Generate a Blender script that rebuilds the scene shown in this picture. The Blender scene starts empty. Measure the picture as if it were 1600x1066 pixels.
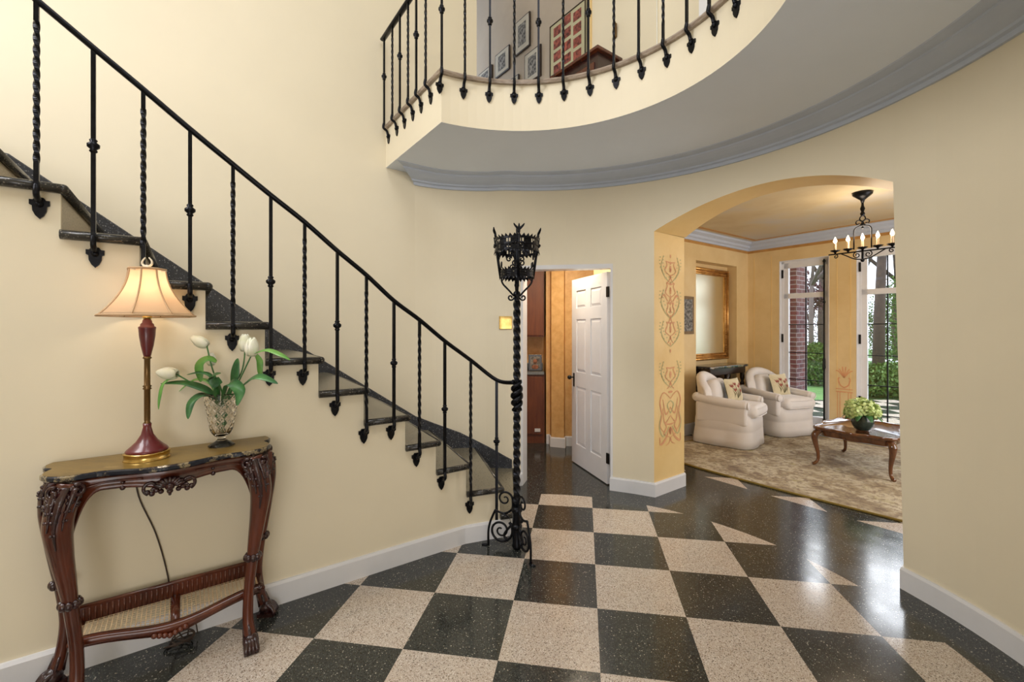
import bpy, math, random
from mathutils import Vector, Matrix
random.seed(7)
sc = bpy.context.scene
COL = sc.collection
PI = math.pi
# ---------------------------------------------------------------- camera
cam = bpy.data.cameras.new('camera'); cam.sensor_width = 36; cam.lens = 36*696.1/1600
cam.shift_y = -18/1600; cam.clip_start = 0.02; cam.clip_end = 300
co = bpy.data.objects.new('camera', cam); COL.objects.link(co)
co.location = (0, 0, 1.5); co.rotation_euler = (PI/2, 0, 0); sc.camera = co
# ---------------------------------------------------------------- world, lights, exposure
w = bpy.data.worlds.new('sky'); sc.world = w; w.use_nodes = True
bg = w.node_tree.nodes['Background']; bg.inputs[0].default_value = (.80, .88, 1, 1); bg.inputs[1].default_value = 3.2
sc.view_settings.view_transform = 'Standard'; sc.view_settings.look = 'None'
sc.view_settings.gamma = 1; sc.view_settings.use_curve_mapping = False
sc.view_settings.exposure = 0.05
def area(name, loc, target, sx, sy, power, color=(1, 1, 1)):
    l = bpy.data.lights.new(name, 'AREA'); l.shape = 'RECTANGLE'; l.size = sx; l.size_y = sy
    l.energy = power; l.color = color
    o = bpy.data.objects.new(name, l); COL.objects.link(o); o.location = loc
    d = Vector(target)-Vector(loc); o.rotation_euler = d.to_track_quat('-Z', 'Y').to_euler()
    return o
def point(name, loc, power, color=(1, 1, 1), r=.05):
    l = bpy.data.lights.new(name, 'POINT'); l.energy = power; l.color = color; l.shadow_soft_size = r
    o = bpy.data.objects.new(name, l); COL.objects.link(o); o.location = loc
    return o
area('stairwell_overhead_fill', (.1, .2, 6.1), (-.2, 2.6, 2.2), 2.4, 2.0, 70, (.98, .98, 1))  # added area light under the upper ceiling; no window there
area('entry_fill', (.3, -2.45, 1.25), (1.0, 2.6, 2.4), 2.0, 2.2, 60, (.99, .98, 1))  # added fill from behind the camera; no door is modelled
area('stair_side_fill', (-3.1, .5, 4.0), (2.3, 2.6, .6), 1.3, 2.0, 106, (.99, .985, 1))  # added side light that brightens the right wall; no window is built
area('upper_hall_light', (.4, 5.4, 6.2), (.2, 5.2, 3), 1.0, 1.0, 14, (1, .93, .82))
area('garden_sky_panel', (7.6, 10.2, 5.2), (3.4, 5.0, 1.0), 5, 3, 480, (.93, .96, 1))  # added panel outside, boosting sky daylight and the window reflections on the floor
area('powder_room_light', (.55, 4.72, 2.49), (.5, 4.9, 0), .6, .25, 24, (1, .86, .66))
area('living_room_side_fill', (4.90, 2.90, 1.5), (2.4, 6.1, 1.5), 1.8, 2.2, 62, (1, .98, .96))  # added light before the solid right wall, brightens the room and arch jamb

# ---------------------------------------------------------------- material helpers
class NT:
    def __init__(s, name):
        s.m = bpy.data.materials.new(name); s.m.use_nodes = True; s.t = s.m.node_tree
        s.p = s.t.nodes['Principled BSDF']
    def n(s, typ, **kw):
        x = s.t.nodes.new(typ)
        for k, v in kw.items(): setattr(x, k, v)
        return x
    def l(s, a, b): s.t.links.new(a, b)
    def math(s, op, a, b=None, c=None):
        x = s.n('ShaderNodeMath', operation=op)
        for i, v in enumerate((a, b, c)):
            if v is None: continue
            if isinstance(v, (int, float)): x.inputs[i].default_value = v
            else: s.l(v, x.inputs[i])
        return x.outputs[0]
    def mix(s, f, a, b):
        x = s.n('ShaderNodeMix', data_type='RGBA')
        for i, v in ((0, f), (6, a), (7, b)):
            if isinstance(v, (int, float)): x.inputs[i].default_value = v
            elif isinstance(v, tuple): x.inputs[i].default_value = (*v, 1)
            else: s.l(v, x.inputs[i])
        return x.outputs[2]
    def pos(s):
        g = s.n('ShaderNodeNewGeometry'); return g.outputs['Position']
    def obj(s):
        g = s.n('ShaderNodeTexCoord'); return g.outputs['Object']
    def noise(s, vec, scale, detail=3, rough=.5):
        x = s.n('ShaderNodeTexNoise'); s.l(vec, x.inputs['Vector'])
        x.inputs['Scale'].default_value = scale; x.inputs['Detail'].default_value = detail
        x.inputs['Roughness'].default_value = rough
        return x.outputs[0]
    def ramp(s, fac, stops):
        x = s.n('ShaderNodeValToRGB'); s.l(fac, x.inputs[0]); r = x.color_ramp
        while len(r.elements) < len(stops): r.elements.new(.5)
        for e, (p, c) in zip(r.elements, stops):
            e.position = p; e.color = (*c, 1)
        return x.outputs[0]
    def bump(s, h, strength=.2, dist=.01):
        x = s.n('ShaderNodeBump'); x.inputs['Strength'].default_value = strength
        x.inputs['Distance'].default_value = dist; s.l(h, x.inputs['Height'])
        s.l(x.outputs[0], s.p.inputs['Normal'])
    def scale(s, vec, v):
        x = s.n('ShaderNodeMapping'); s.l(vec, x.inputs[0]); x.inputs['Scale'].default_value = v
        return x.outputs[0]
def mat(name, c, rough=.5, metal=0, c2=None, ns=8, bump=0, bs=60, mottle=.5, coat=0, stretch=None, spec=None):
    k = NT(name); p = k.p
    p.inputs['Roughness'].default_value = rough; p.inputs['Metallic'].default_value = metal
    if coat: p.inputs['Coat Weight'].default_value = coat; p.inputs['Coat Roughness'].default_value = .1
    if spec is not None: p.inputs['Specular IOR Level'].default_value = spec
    v = k.obj()
    if stretch: v = k.scale(v, stretch)
    c2 = c2 or tuple(x*.86 for x in c)
    f = k.noise(v, ns, 4, .6)
    k.l(k.ramp(f, [(.5-mottle*.4, c2), (.5+mottle*.4, c)]), p.inputs['Base Color'])
    if bump: k.bump(k.noise(k.obj(), bs, 3), bump, .004)
    return k.m

M = {}
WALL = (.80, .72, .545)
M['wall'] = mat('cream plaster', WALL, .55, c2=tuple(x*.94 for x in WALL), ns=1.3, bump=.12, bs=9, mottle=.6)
M['gold'] = mat('glazed ochre plaster', (.86, .64, .30), .45, c2=(.74, .50, .19), ns=2.6, bump=.08, bs=14, mottle=.8)
M['gold2'] = mat('pale ochre plaster', (.80, .62, .34), .5, c2=(.64, .45, .20), ns=2.2, bump=.06, bs=12, mottle=.8)
M['orange'] = mat('sponged orange plaster', (.74, .47, .20), .5, c2=(.54, .29, .09), ns=14, mottle=.7)
M['white'] = mat('white painted trim', (.76, .76, .78), .3, c2=(.70, .70, .72), ns=3)
M['soffit'] = mat('pale grey ceiling paint', (.76, .82, .91), .6, c2=(.73, .79, .88), ns=2, bump=.05, bs=20)
M['crown'] = mat('blue grey moulding paint', (.50, .56, .67), .45, c2=(.46, .52, .63), ns=4)
M['iron'] = mat('black wrought iron', (.014, .015, .019), .30, .8, c2=(.008, .008, .01), ns=30, bump=.25, bs=90, spec=.5)
M['brass'] = mat('worn brass', (.72, .50, .18), .25, 1, c2=(.52, .34, .1), ns=20)
M['gilt'] = mat('gilded wood', (.72, .42, .14), .3, .75, c2=(.42, .2, .05), ns=14)
M['mahog'] = mat('dark red mahogany', (.13, .028, .010), .25, c2=(.035, .008, .004), ns=9, coat=.25, stretch=(1, 1, .25), bump=.1, bs=40)
M['mahogdark'] = mat('blackened carved mahogany', (.045, .010, .008), .25, c2=(.012, .004, .005), ns=40, coat=.3, bump=.5, bs=120)
M['cab'] = mat('red brown cabinet veneer', (.17, .045, .010), .5, c2=(.10, .022, .006), ns=5, stretch=(6, 6, .6))
M['walnut'] = mat('polished walnut', (.16, .055, .018), .12, c2=(.07, .022, .008), ns=5, coat=.8, stretch=(1, 4, 1))
M['darkwood'] = mat('ebonised wood', (.035, .02, .014), .25, c2=(.015, .009, .007), ns=8)
M['linen'] = mat('off white slipcover linen', (.80, .77, .76), .9, c2=(.76, .73, .72), ns=5, bump=.15, bs=220)
M['shade'] = None
M['red'] = mat('oxblood lacquer', (.14, .010, .014), .35, c2=(.09, .006, .009), ns=12, coat=.4)
M['bronze'] = mat('antique bronze', (.22, .13, .05), .35, .8, c2=(.14, .08, .03), ns=20)
M['leaf'] = mat('tulip leaf green', (.075, .24, .06), .4, c2=(.02, .09, .035), ns=14)
M['leafl'] = mat('fresh tulip leaf green', (.20, .42, .08), .4, c2=(.07, .25, .05), ns=14)
M['petal'] = mat('white tulip petal', (.86, .84, .76), .5, c2=(.72, .74, .52), ns=16)
M['hydr'] = mat('lime hydrangea petal', (.66, .76, .38), .6, c2=(.42, .58, .18), ns=40)
M['pottery'] = mat('dark green glazed pottery', (.05, .07, .055), .2, c2=(.02, .03, .025), ns=18)
M['cord'] = mat('brown flex', (.04, .022, .012), .5)
M['pinkpaint'] = mat('faded rose paint', (.66, .28, .14), .6, c2=(.74, .40, .18), ns=25)
M['greenpaint'] = mat('faded sage paint', (.42, .42, .20), .6, c2=(.56, .48, .22), ns=25)
M['ochreline'] = mat('brown ochre line paint', (.42, .20, .05), .55, c2=(.52, .28, .08), ns=8)
M['matboard'] = mat('olive cream mount board', (.50, .47, .30), .7)
M['paper'] = mat('pale print paper', (.50, .47, .40), .7)
M['print'] = mat('dark engraving ink', (.30, .29, .27), .7, c2=(.03, .03, .03), ns=30, mottle=.3)
M['portrait'] = mat('reddish portrait print', (.36, .09, .06), .6, c2=(.06, .008, .006), ns=22, mottle=.3)
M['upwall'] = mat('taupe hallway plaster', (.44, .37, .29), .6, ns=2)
M['cane'] = mat('woven cane', (.62, .46, .26), .6, c2=(.5, .34, .18), ns=30)
M['rubber'] = mat('black hinge', (.01, .01, .01), .4, .5)
M['skin'] = mat('photograph tones', (.55, .2, .1), .6, c2=(.1, .05, .03), ns=14, mottle=.3)
M['pillow'] = mat('cream needlepoint', (.70, .62, .42), .9, ns=60, bump=.3, bs=200)
M['embr'] = mat('plum red embroidery', (.34, .06, .05), .9)
M['embg'] = mat('moss embroidery', (.16, .14, .07), .9)
M['olive'] = mat('olive piping', (.10, .11, .04), .9)
M['bark'] = mat('tree bark', (.075, .05, .035), .9, c2=(.035, .025, .02), ns=9, bump=.6, bs=25)
M['twig'] = mat('bare twigs', (.13, .10, .09), .9)
M['grass'] = mat('lawn green', (.10, .21, .04), .9, c2=(.05, .13, .02), ns=3)
M['bush'] = mat('hedge leaf', (.11, .20, .025), .7, c2=(.02, .06, .01), ns=6)
M['spring'] = mat('spring leaf', (.15, .22, .05), .7, c2=(.07, .12, .025), ns=3)
M['plumleaf'] = mat('plum bud leaf', (.14, .06, .065), .7, c2=(.07, .03, .035), ns=3)
M['stone'] = mat('patio flagstone', (.30, .28, .30), .6, c2=(.20, .18, .19), ns=3)
M['bobeche'] = M['iron']
M['candle'] = mat('cream candle sleeve', (.80, .62, .42), .5)
M['counter'] = mat('grey stone counter', (.12, .115, .10), .25, c2=(.07, .07, .06), ns=60)
M['linenw'] = M['linen']

def emis(name, c, s):
    k = NT(name); k.p.inputs['Base Color'].default_value = (*c, 1)
    k.p.inputs['Emission Color'].default_value = (*c, 1); k.p.inputs['Emission Strength'].default_value = s
    return k.m
M['bulb'] = emis('lit flame bulb', (1, .72, .42), 22)
def glassm(name, c=(1, 1, 1), rough=0, ior=1.5, thin=False):
    k = NT(name)
    if thin:
        t = k.n('ShaderNodeBsdfTransparent'); g = k.n('ShaderNodeBsdfGlossy'); g.inputs['Roughness'].default_value = .02
        fr = k.n('ShaderNodeFresnel'); fr.inputs[0].default_value = 1.45; mx = k.n('ShaderNodeMixShader')
        k.l(fr.outputs[0], mx.inputs[0]); k.l(t.outputs[0], mx.inputs[1]); k.l(g.outputs[0], mx.inputs[2])
        k.l(mx.outputs[0], k.t.nodes['Material Output'].inputs[0])
    else:
        k.p.inputs['Base Color'].default_value = (*c, 1); k.p.inputs['Roughness'].default_value = rough
        k.p.inputs['Transmission Weight'].default_value = 1; k.p.inputs['IOR'].default_value = ior
    return k.m
M['crystal'] = glassm('cut crystal', (1, .98, .95), .02, 1.5)
M['pane'] = glassm('window glass', thin=True)
def mirrorm():
    k = NT('yellow tinted mirror glass'); k.p.inputs['Metallic'].default_value = 1
    k.p.inputs['Base Color'].default_value = (.78, .74, .56, 1); k.p.inputs['Roughness'].default_value = .30  # yellow tint and blur turn the reflected window into a plain wall tone
    return k.m
M['mirror'] = mirrorm()
def shadem():
    k = NT('cream silk lampshade'); k.p.inputs['Base Color'].default_value = (.82, .68, .52, 1); k.p.inputs['Roughness'].default_value = .8
    tr = k.n('ShaderNodeBsdfTranslucent'); tr.inputs[0].default_value = (1, .86, .72, 1)
    mx = k.n('ShaderNodeMixShader'); mx.inputs[0].default_value = .8
    k.l(k.p.outputs[0], mx.inputs[1]); k.l(tr.outputs[0], mx.inputs[2]); k.l(mx.outputs[0], k.t.nodes['Material Output'].inputs[0])
    return k.m
M['shade'] = shadem()

def terrazzo(k, vec, base, chips, scale=150, chipf=.25):
    v = k.n('ShaderNodeTexVoronoi'); v.inputs['Scale'].default_value = scale; k.l(vec, v.inputs['Vector'])
    sep = k.n('ShaderNodeSeparateColor'); k.l(v.outputs['Color'], sep.inputs[0])
    out = base
    for i, (lo, c) in enumerate(chips):
        m = k.math('GREATER_THAN', sep.outputs[i % 3], lo)
        d = k.math('LESS_THAN', v.outputs['Distance'], .38)
        out = k.mix(k.math('MULTIPLY', m, d), out, c)
    return out
G_C = (.1950, 2.1836)
def floorm():
    k = NT('checkerboard terrazzo'); P = k.pos()
    s = k.n('ShaderNodeSeparateXYZ'); k.l(P, s.inputs[0]); X, Y = s.outputs[0], s.outputs[1]
    T = .4552; c, sn = math.cos(.1601), math.sin(.1601)
    # rotate into tile frame: dx = X*c - Y*sn ; dy = X*sn + Y*c
    dx = k.math('SUBTRACT', k.math('MULTIPLY', X, c/T), k.math('MULTIPLY', Y, sn/T))
    dy = k.math('ADD', k.math('MULTIPLY', X, sn/T), k.math('MULTIPLY', Y, c/T))
        # masks
    rx = k.math('SUBTRACT', X, G_C[0]); ry = k.math('SUBTRACT', Y, G_C[1])
    r = k.math('SQRT', k.math('ADD', k.math('MULTIPLY', rx, rx), k.math('MULTIPLY', ry, ry)))
    inc = k.math('LESS_THAN', r, 1.878)
    left = k.math('MULTIPLY', k.math('LESS_THAN', X, -.3), k.math('LESS_THAN', Y, 3.2))
    b = k.math('ADD', k.math('MULTIPLY', k.math('SUBTRACT', X, 1.276), .813), k.math('MULTIPLY', k.math('SUBTRACT', Y, 4.0), .582))
    lr = k.math('MULTIPLY', k.math('GREATER_THAN', b, .87), k.math('GREATER_THAN', X, 1.35))
    mask = k.math('MAXIMUM', k.math('MAXIMUM', inc, left), lr)
    sh = k.math('MULTIPLY', lr, .18)
    i = k.math('FLOOR', k.math('SUBTRACT', k.math('SUBTRACT', dx, .1559), sh)); j = k.math('FLOOR', k.math('SUBTRACT', k.math('SUBTRACT', dy, 5.3533), sh))
    par = k.math('FLOORED_MODULO', k.math('ADD', i, j), 2.0)
    even = k.math('LESS_THAN', par, .5)
    white = k.math('MULTIPLY', even, mask)
    ns = k.noise(P, 1.6, 3); ns2 = k.noise(P, 7, 3)
    dark = terrazzo(k, P, (.030, .033, .031), [(.62, (.10, .11, .09)), (.86, (.40, .37, .30)), (.5, (.010, .010, .010))], 125)
    dark = terrazzo(k, P, dark, [(.66, (.085, .095, .085)), (.80, (.19, .19, .16)), (.62, (.012, .014, .014))], 260)
    light = terrazzo(k, P, (.56, .50, .43), [(.5, (.84, .81, .76)), (.62, (.26, .19, .14)), (.88, (.06, .05, .045))], 135)
    light = terrazzo(k, P, light, [(.55, (.78, .74, .68)), (.62, (.30, .24, .20)), (.80, (.12, .10, .09))], 270)
    light = k.mix(k.math('MULTIPLY', ns2, .4), light, (.52, .36, .24))
    k.l(k.mix(white, dark, light), k.p.inputs['Base Color'])
    k.l(k.math('ADD', k.math('MULTIPLY', ns2, .14), .08), k.p.inputs['Roughness'])
    k.p.inputs['Specular IOR Level'].default_value = .6
    k.bump(ns, .05, .01)
    return k.m
M['floor'] = floorm()
def stonem(name, base, chips, rough=.25, scale=130):
    k = NT(name); k.l(terrazzo(k, k.pos(), base, chips, scale), k.p.inputs['Base Color'])
    k.p.inputs['Roughness'].default_value = rough; return k.m
M['tread'] = stonem('grey brown terrazzo', (.17, .15, .105), [(.75, (.15, .135, .10)), (.8, (.04, .035, .03))], .22)
M['nosing'] = stonem('black terrazzo nosing', (.028, .026, .023), [(.8, (.10, .09, .075)), (.9, (.2, .18, .14))], .25)
M['riser'] = stonem('pale terrazzo riser', (.40, .33, .22), [(.7, (.55, .47, .35)), (.8, (.2, .16, .1))], .4)
M['skirt'] = stonem('slate blue terrazzo', (.035, .038, .046), [(.7, (.10, .11, .13)), (.9, (.28, .28, .28))], .25)
def marblem():
    k = NT('black portoro marble'); n = k.noise(k.obj(), 9, 8, .7)
    k.l(k.ramp(n, [(.0, (.01, .012, .02)), (.50, (.014, .016, .024)), (.56, (.32, .25, .14)), (.6, (.02, .02, .026)), (1, (.01, .01, .015))]), k.p.inputs['Base Color'])
    k.p.inputs['Roughness'].default_value = .12; return k.m
M['marble'] = marblem()
def topm():
    k = NT('veined brown marble top'); n = k.noise(k.scale(k.obj(), (1.3, 6, 1)), 4, 8, .65)
    k.l(k.ramp(n, [(.2, (.06, .034, .010)), (.5, (.20, .125, .030)), (.62, (.13, .08, .022)), (.72, (.32, .21, .07))]), k.p.inputs['Base Color'])
    k.p.inputs['Roughness'].default_value = .3; k.p.inputs['Specular IOR Level'].default_value = .3; return k.m
M['marbletop'] = topm()
def capm():
    k = NT('brown veined stone cap'); n = k.noise(k.scale(k.pos(), (4, 4, 20)), 5, 6, .7)
    k.l(k.ramp(n, [(.3, (.20, .14, .10)), (.7, (.46, .38, .30))]), k.p.inputs['Base Color']); k.p.inputs['Roughness'].default_value = .3
    return k.m
M['cap'] = capm()
def rugm():
    k = NT('faded floral carpet'); P = k.pos()
    n1 = k.noise(P, 3.5, 6, .7); n2 = k.noise(P, 22, 4, .7); n3 = k.noise(P, 1.2, 2)
    a = k.ramp(n1, [(.34, (.14, .09, .055)), (.46, (.34, .27, .17)), (.56, (.56, .50, .38)), (.70, (.36, .31, .14))])
    b = k.mix(k.math('MULTIPLY', k.math('GREATER_THAN', n2, .54), .6), a, (.12, .065, .05))
    c = k.mix(k.math('MULTIPLY', n3, .35), b, (.46, .42, .32))
    k.l(c, k.p.inputs['Base Color']); k.p.inputs['Roughness'].default_value = .95
    k.bump(n2, .5, .01); return k.m
M['rug'] = rugm()
M['rugedge'] = mat('ochre carpet binding', (.26, .18, .035), .9)
def brickm():
    k = NT('red brick'); b = k.n('ShaderNodeTexBrick')
    se = k.n('ShaderNodeSeparateXYZ'); k.l(k.obj(), se.inputs[0]); cm = k.n('ShaderNodeCombineXYZ')
    k.l(k.math('ADD', se.outputs[0], se.outputs[2]), cm.inputs[0]); k.l(se.outputs[1], cm.inputs[1]); k.l(cm.outputs[0], b.inputs[0])
    b.inputs['Scale'].default_value = 1; b.inputs['Brick Width'].default_value = .21; b.inputs['Row Height'].default_value = .075
    b.inputs['Mortar Size'].default_value = .008
    b.inputs[1].default_value = (.11, .028, .026, 1); b.inputs[2].default_value = (.06, .018, .018, 1); b.inputs[3].default_value = (.18, .15, .15, 1)
    k.l(b.outputs[0], k.p.inputs['Base Color']); k.p.inputs['Roughness'].default_value = .9; return k.m
M['brick'] = brickm()
def ceilm():
    k = NT('cloudy painted ceiling'); n = k.noise(k.pos(), .9, 4, .6)
    k.l(k.ramp(n, [(.3, (.46, .34, .18)), (.5, (.56, .46, .29)), (.7, (.50, .48, .46))]), k.p.inputs['Base Color'])
    k.p.inputs['Roughness'].default_value = .55; return k.m
M['lrceil'] = ceilm()

# ---------------------------------------------------------------- mesh builder
def wloc(o):
    v = Vector((0, 0, 0))
    while o is not None: v += o.location; o = o.parent
    return v
def tag(o, label=None, cat=None, group=None, kind=None):
    if label: o['label'] = label
    if cat: o['category'] = cat
    if group: o['group'] = group
    if kind: o['kind'] = kind
    return o
def thing(name, label, cat, loc=(0, 0, 0), group=None):
    o = bpy.data.objects.new(name, None); COL.objects.link(o); o.location = loc; o.empty_display_size = .1
    return tag(o, label, cat, group)
class MB:
    def __init__(s): s.v = []; s.f = []; s.sm = []
    def add(s, vs, fs, smooth=True):
        b = len(s.v); s.v += [Vector(x) for x in vs]
        for f in fs: s.f.append([i+b for i in f]); s.sm.append(smooth)
        return s
    def box(s, c, d, rz=0, smooth=False):
        hx, hy, hz = d[0]/2, d[1]/2, d[2]/2; cs, sn = math.cos(rz), math.sin(rz); vs = []
        for z in (-hz, hz):
            for x, y in ((-hx, -hy), (hx, -hy), (hx, hy), (-hx, hy)):
                vs.append((c[0]+x*cs-y*sn, c[1]+x*sn+y*cs, c[2]+z))
        return s.add(vs, [(3, 2, 1, 0), (4, 5, 6, 7), (0, 1, 5, 4), (1, 2, 6, 5), (2, 3, 7, 6), (3, 0, 4, 7)], smooth)
    def prism(s, pts, z0, z1, smooth=False):
        n = len(pts); vs = [(p[0], p[1], z0) for p in pts]+[(p[0], p[1], z1) for p in pts]
        return s.add(vs, [tuple(range(n-1, -1, -1)), tuple(range(n, 2*n))]+[(i, (i+1) % n, n+(i+1) % n, n+i) for i in range(n)], smooth)
    def plate(s, pts, o, ax, ay, an, t, smooth=False):   # extruded outline in the plane (ax, ay) from o, thickness t along an
        o, ax, ay, an = map(Vector, (o, ax, ay, an)); n = len(pts)
        vs = [o+ax*x+ay*y for x, y in pts]+[o+ax*x+ay*y+an*t for x, y in pts]
        return s.add(vs, [tuple(range(n-1, -1, -1)), tuple(range(n, 2*n))]+[(i, (i+1) % n, n+(i+1) % n, n+i) for i in range(n)], smooth)
    def rbox(s, c, d, r=.03, n=5, rz=0, f=None):
        h = Vector(d)/2; r = min(r, min(h)*.999); cs, sn = math.cos(rz), math.sin(rz)
        def coords(L):
            inner = L-r
            return [-L+r*(1-math.cos(i*PI/2/n))*1.0 if False else -inner-r*math.cos(i*PI/2/n) for i in range(n)]+[-inner+2*inner*i/4 for i in range(5)]+[inner+r*math.sin((i+1)*PI/2/n) for i in range(n)]
        g = [coords(x) for x in h]; key = {}
        vs = []; fs = []
        def vert(p):
            q = Vector(p); inn = Vector([max(-(h[i]-r), min(h[i]-r, q[i])) for i in range(3)])
            dd = q-inn
            if dd.length > 1e-9: q = inn+dd.normalized()*r if dd.length > 0 else q
            kk = tuple(round(x, 6) for x in p)
            if kk not in key:
                if f: q = f(q)
                key[kk] = len(vs); vs.append((c[0]+q[0]*cs-q[1]*sn, c[1]+q[0]*sn+q[1]*cs, c[2]+q[2]))
            return key[kk]
        for ax in range(3):
            a, b = [(1, 2), (2, 0), (0, 1)][ax]
            for sg in (-1, 1):
                A, B = g[a], g[b]
                for i in range(len(A)-1):
                    for j in range(len(B)-1):
                        q = []
                        for (u, v) in ((i, j), (i+1, j), (i+1, j+1), (i, j+1)):
                            p = [0, 0, 0]; p[ax] = sg*h[ax]; p[a] = A[u]; p[b] = B[v]; q.append(vert(p))
                        fs.append(q if sg > 0 else q[::-1])
        return s.add(vs, fs, True)
    def lathe(s, prof, c=(0, 0, 0), n=24, mod=None, cap=True, sx=1, sy=1, rz=0):
        vs = []; fs = []
        for k, (r, z) in enumerate(prof):
            for i in range(n):
                a = 2*PI*i/n; rr = r*(mod(a, z, k) if mod else 1)
                x, y = rr*math.cos(a)*sx, rr*math.sin(a)*sy
                vs.append((c[0]+x*math.cos(rz)-y*math.sin(rz), c[1]+x*math.sin(rz)+y*math.cos(rz), c[2]+z))
        m = len(prof)
        for k in range(m-1):
            for i in range(n):
                fs.append((k*n+i, k*n+(i+1) % n, (k+1)*n+(i+1) % n, (k+1)*n+i))
        if cap: fs.append(tuple(range(n-1, -1, -1))); fs.append(tuple((m-1)*n+i for i in range(n)))
        return s.add(vs, fs, True)
    def tube(s, path, r, n=8, twist=0, flat=None, smooth=True, closed=False, tw0=0):
        P = [Vector(p) for p in path]; m = len(P); vs = []; fs = []; up = None
        for k in range(m):
            t = (P[min(k+1, m-1)]-P[max(k-1, 0)]) if not closed else (P[(k+1) % m]-P[k-1])
            t.normalize()
            if up is None:
                up = Vector((0, 1, 0)) if abs(t.z) > .8 else Vector((0, 0, 1))
            a = t.cross(up)
            if a.length < 1e-5: a = t.cross(Vector((1, 0, 0)))
            a.normalize(); b = a.cross(t).normalized(); up = b
            rr = r[k] if isinstance(r, (list, tuple)) else (r(k/(m-1)) if callable(r) else r)
            for i in range(n):
                an = 2*PI*i/n+PI/n+tw0+twist*k/(m-1)
                ca, sa = math.cos(an), math.sin(an)
                if flat: ca *= flat[0]; sa *= flat[1]
                vs.append(P[k]+a*ca*rr+b*sa*rr)
        for k in range(m-1 if not closed else m):
            k2 = (k+1) % m
            for i in range(n): fs.append((k*n+i, k*n+(i+1) % n, k2*n+(i+1) % n, k2*n+i))
        if not closed: fs.append(tuple(range(n-1, -1, -1))); fs.append(tuple((m-1)*n+i for i in range(n)))
        return s.add(vs, fs, smooth)
    def ball(s, c, r, n=10, sc=(1, 1, 1)):
        pr = [(math.sin(PI*k/n), -math.cos(PI*k/n)) for k in range(n+1)]
        vs = []; fs = []
        for (rr, z) in pr:
            for i in range(2*n):
                a = PI*i/n; vs.append((c[0]+rr*math.cos(a)*r*sc[0], c[1]+rr*math.sin(a)*r*sc[1], c[2]+z*r*sc[2]))
        for k in range(n):
            for i in range(2*n): fs.append((k*2*n+i, k*2*n+(i+1) % (2*n), (k+1)*2*n+(i+1) % (2*n), (k+1)*2*n+i))
        return s.add(vs, fs, True)
    def sweep(s, path, prof, closed_prof=True, trim=None, smooth=False):  # profile (offset to the right of travel, z)
        P = [Vector((p[0], p[1])) for p in path]; m = len(P); n = len(prof); vs = []
        for k in range(m):
            t0 = (P[k]-P[k-1]).normalized() if k > 0 else (P[1]-P[0]).normalized()
            t1 = (P[k+1]-P[k]).normalized() if k < m-1 else t0
            n0 = Vector((t0.y, -t0.x)); n1 = Vector((t1.y, -t1.x)); nn = (n0+n1).normalized(); nn /= max(.4, nn.dot(n0))
            for (d, z) in prof:
                q = P[k]+nn*d
                if trim and k in trim: q = q+trim[k](d)
                vs.append((q.x, q.y, z))
        fs = []
        for k in range(m-1):
            for i in range(n if closed_prof else n-1):
                j = (i+1) % n; fs.append((k*n+i, (k+1)*n+i, (k+1)*n+j, k*n+j))
        if closed_prof: fs.append(tuple(range(n))); fs.append(tuple((m-1)*n+i for i in range(n-1, -1, -1)))
        return s.add(vs, fs, smooth)
    def quad(s, a, b, c, d): return s.add([a, b, c, d], [(0, 1, 2, 3)], False)
    def xf(s, mtx):
        s.v = [mtx @ v for v in s.v]; return s
    def build(s, name, m, parent=None, kind=None, bevel=0, local=False):
        me = bpy.data.meshes.new(name); off = wloc(parent) if (parent is not None and not local) else Vector((0, 0, 0))
        me.from_pydata([v-off for v in s.v], [], s.f); me.polygons.foreach_set('use_smooth', s.sm); me.update()
        o = bpy.data.objects.new(name, me); COL.objects.link(o); me.materials.append(M[m] if isinstance(m, str) else m)
        if parent is not None: o.parent = parent
        if kind: o['kind'] = kind
        if bevel:
            b = o.modifiers.new('bevel', 'BEVEL'); b.width = bevel; b.segments = 2; b.limit_method = 'ANGLE'
        return o
def spiral(c, ax, ay, r0, r1, a0, a1, n=26):
    c, ax, ay = Vector(c), Vector(ax), Vector(ay); out = []
    for i in range(n+1):
        f = i/n; a = a0+(a1-a0)*f; r = r0+(r1-r0)*f; out.append(c+ax*(math.cos(a)*r)+ay*(math.sin(a)*r))
    return out
def bez(p, n=16):
    P = [Vector(q) for q in p]; out = []                      # Catmull-Rom through points
    for i in range(len(P)-1):
        a, b, c, d = P[max(i-1, 0)], P[i], P[i+1], P[min(i+2, len(P)-1)]
        for k in range(n):
            t = k/n; out.append(.5*((2*b)+(c-a)*t+(2*a-5*b+4*c-d)*t*t+(3*b-a-3*c+d)*t**3))
    out.append(P[-1]); return out

# ---------------------------------------------------------------- frames of the house
F_, HC = 696.1, 1.5
A = Vector((-1.942, 1.953)); U = Vector((.8065, .5912)); N = Vector((.5912, -.8065))
def S(s, d, z): p = A+U*s+N*d; return Vector((p.x, p.y, z))
def S_at(px, py, d):
    k = (px-800)/F_; a = A+N*d; s = (k*a.y-a.x)/(U.x-k*U.y); Y = a.y+s*U.y
    return s, HC-(py-515)/F_*Y
C = Vector((.195, 2.184)); R = 2.11
def arc(th, r=R): return (C.x+r*math.cos(math.radians(th)), C.y+r*math.sin(math.radians(th)))
J = Vector((1.276, 4.0)); E1 = Vector((.582, -.813)); E2 = Vector((.813, .582))
def L(a, b, z=None):
    p = J+E1*a+E2*b
    return (p.x, p.y) if z is None else Vector((p.x, p.y, z))
ZS, ZT = 2.94, 3.30        # balcony soffit and floor
TOP = 6.5
def arange(a, b, n): return [a+(b-a)*i/n for i in range(n+1)]
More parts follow.
